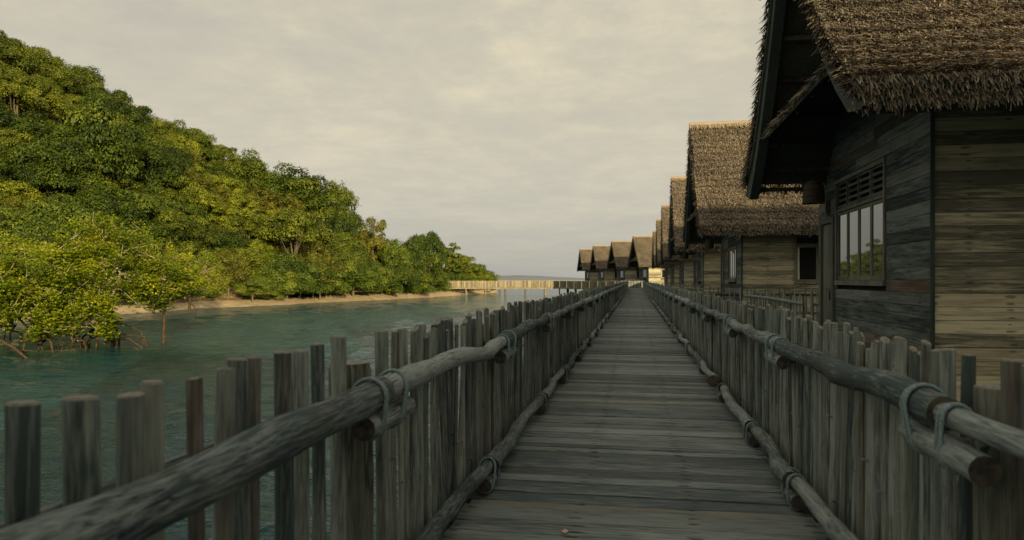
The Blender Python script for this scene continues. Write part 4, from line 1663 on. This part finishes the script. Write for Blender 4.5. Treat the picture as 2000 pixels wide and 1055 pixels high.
SP = {
    'dark': Species('darkgreen', 3.2, 6.2, 44, 420, .23, 3, seed=100),
    'olive': Species('olive', 3.0, 5.8, 52, 360, .20, 3, seed=200, blob=(.22, .34)),
    'yellow': Species('yellow', 2.9, 5.6, 52, 340, .21, 2, seed=300, blob=(.20, .32)),
    'rust': Species('rust', 3.0, 5.4, 42, 300, .18, 2, 'open', seed=400, blob=(.20, .34)),
    'feather': Species('olive', 3.1, 5.2, 58, 280, .18, 2, 'flat', seed=500, blob=(.16, .28)),
    'shore': Species('shore', 3.0, 5.6, 56, 400, .20, 3, seed=600, blob=(.24, .36)),
    'slim': Species('shore', 1.3, 6.4, 30, 110, .24, 2, 'open', seed=700, blob=(.22, .38), r0=.10),
}
LAB = {
    'dark': ('deep green broadleaf tree in the forest covering the hillside', 'deep green trees on the hillside'),
    'olive': ('olive green leafy tree in the forest covering the hillside', 'olive green trees on the hillside'),
    'yellow': ('yellow green tree catching low sun on the forested hillside', 'yellow green trees on the hillside'),
    'rust': ('brownish loose crowned tree among the green hillside forest', 'brownish trees on the hillside'),
    'feather': ('flat topped feathery olive tree growing on the hillside', 'feathery trees on the hillside'),
    'shore': ('bushy green shore tree with foliage reaching down to the sand', 'bushy trees along the shore'),
}
g = random.Random(11)
pts = []
specials = []


def try_pt(x, y, dmin):
    for (a, b) in pts:
        if (a - x) ** 2 + (b - y) ** 2 < dmin * dmin:
            return False
    pts.append((x, y))
    return True


def at_land(xp, d):
    s, r = np.interp(xp, LX, LS), np.interp(xp, LX, LR)
    v = (d - s) / (r - s)
    x, y = bearing(xp, d)
    return x, y, land_h(xp, v)


def special(kind, xp, ytop, d, wpx, label, name='tree', sz=None, cat_='tree'):
    x, y, z = at_land(xp, d)
    s = SP[kind]
    ztop = 1.3 + (546 - ytop) * d / F
    scale = (wpx / 2 * d / F) / s.R_
    hh = (ztop - z) / (s.H * 1.05)
    pts.append((x, y))
    return s.place(x, y, z, scale, label, None, hh / scale, name=name, cat_=cat_)


special('dark', 655, 352, 108, 84, 'round deep green tree standing tallest at the right end of the high ridge')
special('dark', 668, 395, 105, 46, 'small dark round tree just below the ridge end, overhanging the sky')
special('dark', 575, 325, 106, 110, 'broad dark tree on the ridge left of the round ridge-end tree')
special('dark', 190, 190, 74, 130, 'very large deep green tree halfway up the hill above the mangroves')
special('feather', 572, 405, 88, 130, 'flat topped brown green tree with spreading bare limbs at mid slope')
special('rust', 625, 465, 86, 80, 'thin brownish tree with a pale forked trunk above the shore bushes')
special('rust', 728, 425, 108, 70, 'reddish brown tree rising behind the shore trees right of the ridge end')
special('slim', 886, 468, 128, 40, 'slender sparse tree sticking up at the right end of the shore trees')
special('slim', 745, 424, 110, 26, 'thin leafy spire beside the reddish brown tree')
special('shore', 838, 450, 118, 62, 'tall leafy green tree near the start of the jetty')
special('shore', 806, 458, 113, 52, 'leafy tree left of the tall one near the jetty')
special('olive', 872, 478, 130, 56, 'olive tree right beside the landward end of the jetty')
special('shore', 772, 470, 106, 60, 'bushy tree right of the reddish brown tree')
special('dark', 930, 512, 148, 56, 'low dark tree at the very tip of the wooded point')
special('yellow', 905, 500, 134, 66, 'yellow green tree just behind the landward end of the jetty')
special('shore', 493, 540, 74.5, 60, 'low grey green bush with pale forked stems on the beach', name='bush', cat_='bush')
special('rust', 446, 486, 74, 70, 'pale stemmed slim tree with a brownish crown above the dry bank')
front_row = []
for xp, d, s_ in ((790, 111, 1.0), (770, 101, .9), (720, 97, .95), (690, 93, .95), (660, 91.5, 1), (635, 88.5, 1), (610, 86, .95), (585, 84, .9), (560, 81, .85),
                  (535, 79.5, .8), (515, 78, .7), (815, 108, .85), (845, 114, .85), (745, 99.5, .8)):
    x, y, z = at_land(xp, d)
    pts.append((x, y))
    front_row.append((xp, SP['shore'].place(x, y, z - .9, s_ * g.uniform(.95, 1.1), *LAB['shore'], sz=g.uniform(.85, 1.1))))
XB = [(-420, 'far outside the left edge'), (-30, 'beyond the left edge'), (110, 'above the low left mangrove'), (215, 'above the large domed mangrove'), (300, 'right of the large mangrove dome'),
      (385, 'above the slim trunked mangrove'), (470, 'above the dry bank'), (560, 'above the grey beach bush'), (640, 'left below the ridge end'),
      (720, 'right below the ridge end'), (800, 'over the bare sand'), (2000, 'near the jetty')]
VB = [(.14, 'at the shore'), (.30, 'low'), (.48, 'lower middle'), (.66, 'upper middle'), (.86, 'high'), (9, 'on the skyline')]
SHORT = {'dark': 'deep green broadleaf tree', 'olive': 'olive green tree', 'yellow': 'sunlit yellow green tree', 'rust': 'brownish loose crowned tree',
         'feather': 'flat topped feathery tree', 'shore': 'fresh green bushy tree'}
located = {}


def locate(o, kd, xp, v):
    xb = next(t for lim, t in XB if xp < lim)
    vb = next(t for lim, t in VB if v < lim)
    located.setdefault(SHORT[kd] + ' ' + vb + ' ' + xb, []).append((xp, o))


n_ = 0
for k in range(16000):
    xp = g.uniform(-1000, 955)
    v = g.uniform(.06, 1.10) ** .9
    d = land_d(xp, v)
    ds = (d - np.interp(xp, LX, LS))
    if ds < 5.5 or (330 < xp < 470 and ds < 8.5):
        continue
    x, y = bearing(xp, d)
    if not try_pt(x, y, 3.0 if v > .2 else 2.8):
        continue
    z = land_h(xp, v)
    # kinds gather in loose patches
    q = math.sin(x * .13 + 1.7) + math.sin(y * .17 - .6) + g.uniform(-1.0, 1.0)
    if xp > 700:
        kd = 'shore' if q > -.4 else 'olive'
        if q > 1.5:
            kd = 'yellow'
    elif v < .25:
        kd = 'rust' if q < -.5 else ('olive' if q < .8 else 'shore')
    else:
        kd = 'feather' if q < -1.2 else 'olive' if q < -.1 else 'dark' if q < .8 else 'yellow' if q < 1.6 else 'rust'
    hs = g.uniform(.62, 1.0) * (.8 if xp > 700 else 1)
    locate(SP[kd].place(x, y, z - .9, hs, *LAB[kd], sz=g.uniform(.85, 1.2)), kd, xp, v)
    n_ += 1
for xp, o in front_row:
    located.setdefault('dense bush like tree, foliage to the sand,', []).append((xp, o))
ORD = ['leftmost', 'second', 'third', 'fourth', 'fifth', 'sixth', 'seventh', 'eighth', 'ninth', 'tenth', 'eleventh', 'twelfth', 'thirteenth', 'fourteenth', 'fifteenth', 'rightmost']
for lab, lst in located.items():
    lst.sort(key=lambda q: q[0])
    for i, (xp, o) in enumerate(lst):
        if len(lst) == 1:
            o['label'] = lab
        elif i == len(lst) - 1:
            o['label'] = lab + ' rightmost'
        else:
            o['label'] = lab + ' ' + (ORD[i] if i == 0 else ORD[i] + ' from left')
print('hillside trees', n_, 'points', len(pts))

# undergrowth hiding the soil between the trees
gg = np.random.default_rng(5)
C, Nn_ = [], []
for k in range(4600):
    xp = gg.uniform(-1000, 965)
    v = gg.random() * 1.05
    d = land_d(xp, v)
    ds = d - np.interp(xp, LX, LS)
    if ds < 4.4 or (320 < xp < 480 and ds < 7.5):
        continue
    x, y = bearing(xp, d)
    z = land_h(xp, v)
    n = 26
    vv = gg.normal(0, 1, (n, 3))
    vv /= np.linalg.norm(vv, axis=1)[:, None]
    vv[:, 2] = abs(vv[:, 2])
    rb = gg.uniform(.6, 1.3)
    C.append(np.array([x, y, z]) + vv * rb)
    Nn_.append(vv)
C = np.concatenate(C)
V, Fq, r = leaf_cloud(C, np.concatenate(Nn_), np.full(len(C), .34), .6, gg, np.clip(gg.normal(.4, .2, len(C)), 0, 1))
tag(link('undergrowth', mesh_from('undergrowth', V, Fq, M['shore'], r)), 'leafy undergrowth between the hillside trees', 'undergrowth', kind='stuff')

# rocks and driftwood on the beach
import bmesh


def boulder(xp, yp, w_, h_, label, seed):
    d = F * 2.55 / (yp - 546)
    x, y = bearing(xp, d)
    bm = bmesh.new()
    bmesh.ops.create_icosphere(bm, subdivisions=3, radius=1)
    r_ = np.random.default_rng(seed)
    ph = r_.random(6) * 6
    for v in bm.verts:
        c = v.co
        k = 1 + .16 * math.sin(c.x * 3 + ph[0]) + .12 * math.sin(c.y * 4 + ph[1]) + .1 * math.sin(c.z * 6 + ph[2]) + .06 * math.sin(c.x * 9 + c.z * 7 + ph[3])
        v.co = c * k
        v.co.x *= w_ / 2
        v.co.y *= w_ * .4
        v.co.z *= h_ / 2
    me = bpy.data.meshes.new('boulder')
    bm.to_mesh(me)
    bm.free()
    me.materials.append(M['rock'])
    smooth_by_angle(me, 30)
    tag(link('boulder', me, loc=(x, y, WZ + h_ * .25)), label, 'rock', 'brown rocks on the beach')


boulder(285, 604, 2.6, 1.1, 'broad brown rock at the left end of the sand strip', 1)
boulder(318, 600, 2.4, 1.2, 'brown rock behind the slim mangrove trunk', 2)
boulder(352, 597, 2.2, .8, 'flat brown rock slab where the sand strip begins', 3)
boulder(262, 600, 1.8, 1.3, 'small brown rock half hidden by the big mangrove', 4)
boulder(434, 590, .5, .7, 'little pale stone standing upright at the back of the sand', 5)
for k in range(7):
    xp = [240, 262, 300, 330, 350, 372, 395][k]
    d = float(np.interp(xp, LX, LS)) + 4.5 + (k % 3)
    x, y = bearing(xp, d)
    SP['shore'].place(x, y, WZ + .2, .42 + .1 * (k % 3), ['leftmost low green bush', 'second low green bush from the left', 'third low green bush from the left', 'middle low green bush', 'third low green bush from the right', 'second low green bush from the right', 'rightmost low green bush'][k] + ' above the brown beach rocks', 'low bushes above the rocks', name='bush', cat_='bush')


# ------------------------------------------------------------------ mangroves in the water
def mangrove(label, xp, d, R_, H, ncl, seed, low=.05, legs=12, trunk_r=.10, per=42, cr=.55, lean=0.0, crown_lift=0.0, extra=None):
    x, y = bearing(xp, d)
    root = tag(empty('mangrove', (x, y, WZ)), label, 'tree')
    g = np.random.default_rng(seed)
    # twig clusters spread over a dome, ragged below
    cl = []
    for i in range(ncl):
        th = g.random() * 2 * math.pi
        u = g.random()
        ph = math.acos(1 - u * 1.35)
        k = .62 + .40 * g.random()
        c = np.array([math.cos(th) * math.sin(ph) * R_ * k, math.sin(th) * math.sin(ph) * R_ * k,
                      crown_lift + (H - crown_lift) * (.42 + .52 * math.cos(ph) * k)])
        c[2] = max(c[2], low + g.random() * .5)
        cl.append(c)
    cl = np.array(cl)
    parts = []
    for c in cl:
        # each cluster: rosettes of leaves at twig ends
        m = int(per * g.uniform(.6, 1.3))
        v = g.normal(0, 1, (m, 3))
        v /= np.linalg.norm(v, axis=1)[:, None]
        C = c + v * (cr * g.random(m) ** .45)[:, None] * np.array([1, 1, .75])
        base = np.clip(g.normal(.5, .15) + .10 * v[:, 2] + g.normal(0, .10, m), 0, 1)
        nl = 7
        CC = np.repeat(C, nl, 0)
        ang = np.tile(np.arange(nl) * 2 * math.pi / nl, m) + np.repeat(g.random(m) * 6, nl)
        el = g.uniform(.1, .9, m * nl)
        D = np.stack([np.cos(ang) * np.cos(el), np.sin(ang) * np.cos(el), np.sin(el)], 1)
        S = np.stack([-np.sin(ang), np.cos(ang), np.zeros(m * nl)], 1)
        L = (.085 + .055 * g.random(m * nl))[:, None]
        Wd = L * .24
        V = np.stack([CC, CC + D * L * .55 + S * Wd, CC + D * L, CC + D * L * .55 - S * Wd], 1).reshape(-1, 3)
        r = np.clip(np.repeat(base, nl) + g.normal(0, .12, m * nl) + (g.random(m * nl) < .05) * .5, 0, 1)
        parts.append((V, np.arange(len(V)).reshape(-1, 4), np.repeat(r, 4)))
    V, Fq, r = cat(parts)
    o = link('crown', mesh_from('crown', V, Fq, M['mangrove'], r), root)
    # limbs
    mb = MB()
    base = np.array([0, 0, .55 if legs else -.4])
    fork = np.array([lean * .4, 0, H * .34 + crown_lift * .35])
    if trunk_r:
        mb.tube([(0, 0, -1.2 if not legs else .3), base, (lean * .2 + .06, .02, fork[2] * .6), fork], [trunk_r * 1.3, trunk_r * 1.1, trunk_r, trunk_r * .8], 8, bump=.12)
        me = mb.mesh('trunk', M['root'])
        smooth_by_angle(me, 60)
        link('trunk', me, root)
    mb = MB()
    order = g.permutation(ncl)
    mains = []
    for i in order[:max(4, ncl // 22)]:
        c = cl[i] * .8
        c[2] = cl[i][2]
        mid = fork + (c - fork) * .45 + g.normal(0, .30, 3) * R_ / 2.3
        m2 = fork + (c - fork) * .75 + g.normal(0, .26, 3) * R_ / 2.3
        mb.tube([fork + g.normal(0, .04, 3) - np.array([0, 0, g.random() * .4]), mid, m2, c], [trunk_r * .5 + .01, trunk_r * .32 + .01, trunk_r * .2 + .006, .010], 6)
        mains += [mid, m2, c]
    mains = np.array(mains)
    for i in range(ncl):
        c = cl[i]
        j = np.argmin(((mains - c) ** 2).sum(1))
        p0 = mains[j]
        mid = (p0 + c) / 2 + g.normal(0, .08, 3)
        mb.tube([p0, mid, c, c + g.normal(0, .12, 3) + np.array([0, 0, .2])], [.022, .016, .010, .006], 4, caps=False)
    me = mb.mesh('branches', M['palebark'])
    link('branches', me, root)
    # prop roots arching into the water
    for k in range(legs):
        th = 2 * math.pi * k / legs + g.normal(0, .3)
        rr_ = R_ * g.uniform(.15, .62)
        z0 = g.uniform(.35, 1.0)
        o0 = np.array([math.cos(th), math.sin(th), 0])
        P = [np.array([0, 0, z0]) + o0 * .05, o0 * rr_ * .45 + np.array([g.normal(0, .12), g.normal(0, .12), z0 * g.uniform(.7, 1.15)]), o0 * rr_ * .8 + np.array([g.normal(0, .12), g.normal(0, .12), z0 * g.uniform(.2, .6)]), o0 * rr_ + np.array([g.normal(0, .05), g.normal(0, .05), -.8])]
        mb = MB()
        mb.tube(P, [.06, .05, .042, .035] if trunk_r > .08 else [.035, .03, .022, .018], 6)
        if g.random() < .2:
            q = P[1] + g.normal(0, .1, 3)
            mb.tube([q, q + np.array([g.normal(0, .15), g.normal(0, .15), -.5]), q + np.array([g.normal(0, .25), g.normal(0, .25), -1.6])], [.03, .025, .02], 5)
        me = mb.mesh('prop_root', M['root'])
        smooth_by_angle(me, 60)
        link('prop_root', me, root)
    return root


mangrove('large domed sunlit mangrove standing in the water on tangled brown prop roots', 212, 29.5, 2.45, 5.75, 128, 1, legs=12, trunk_r=.14, per=50, cr=.46)
mangrove('low spreading yellow green mangrove left of the large one, branches touching the water', 75, 27.0, 2.4, 4.0, 140, 2, low=-.02, legs=3, per=46, cr=.5)
mangrove('mangrove cut by the left edge of the picture, with bare pale branches', -60, 26.5, 2.3, 4.1, 120, 3, low=.0, legs=3, per=46, cr=.5)
mangrove('slim mangrove with one straight dark trunk right of the large mangrove', 318, 30.5, 1.6, 4.2, 70, 4, legs=0, trunk_r=.065, per=40, cr=.42, crown_lift=1.15)
mangrove('low mangrove in front of the big one with leaves hanging to the water', 145, 27.2, 1.5, 2.3, 60, 5, low=.1, legs=5, trunk_r=.07, per=44, cr=.42)
mangrove('mangrove behind the gap between the two tallest mangroves', 20, 33.0, 2.6, 5.2, 120, 6, low=.0, legs=3, per=40, cr=.5)
# far-side mangroves joining them to the shore
mangrove('wide mangrove mass behind the slim trunk, above the rocks', 370, 56.0, 2.9, 5.4, 120, 7, low=.5, legs=1, per=34, cr=.6)
# fallen branches in the water
for i, (xp, d, L_, lab) in enumerate(((22, 25.2, 1.5, 'dark dead branch slanting into the water at the left edge'), (250, 28.8, 1.6, 'brown dead limb lying across the mangrove roots'))):
    x, y = bearing(xp, d)
    mb = MB()
    mb.tube([(-L_ * .6, 0, .75 if i == 0 else .35), (0, .1, .3), (L_ * .6, 0, -.25)], [.06, .05, .03], 7, bump=.1)
    tag(mb.build('dead_branch', M['root'], loc=(x, y, WZ), smooth=True), lab, 'branch')

# a fallen petal on the deck
mb = MB()
a = np.linspace(0, 2 * math.pi, 9)[:-1]
mb.add([(0, 0, .012)] + [(math.cos(q) * .018 * (1.4 if i % 2 else 1), math.sin(q) * .014, .004 + .006 * (i % 3)) for i, q in enumerate(a)],
       [(0, i + 1, (i + 1) % 8 + 1) for i in range(8)])
M['petal'] = plain('pink_petal', (0.55, 0.30, 0.26), (0.7, 0.42, 0.36), 30, 0.6, 0)
tag(mb.build('fallen_petal', M['petal'], loc=(-.36, 3.66, .004)), 'tiny pink petal lying on the deck at the bottom edge', 'petal')
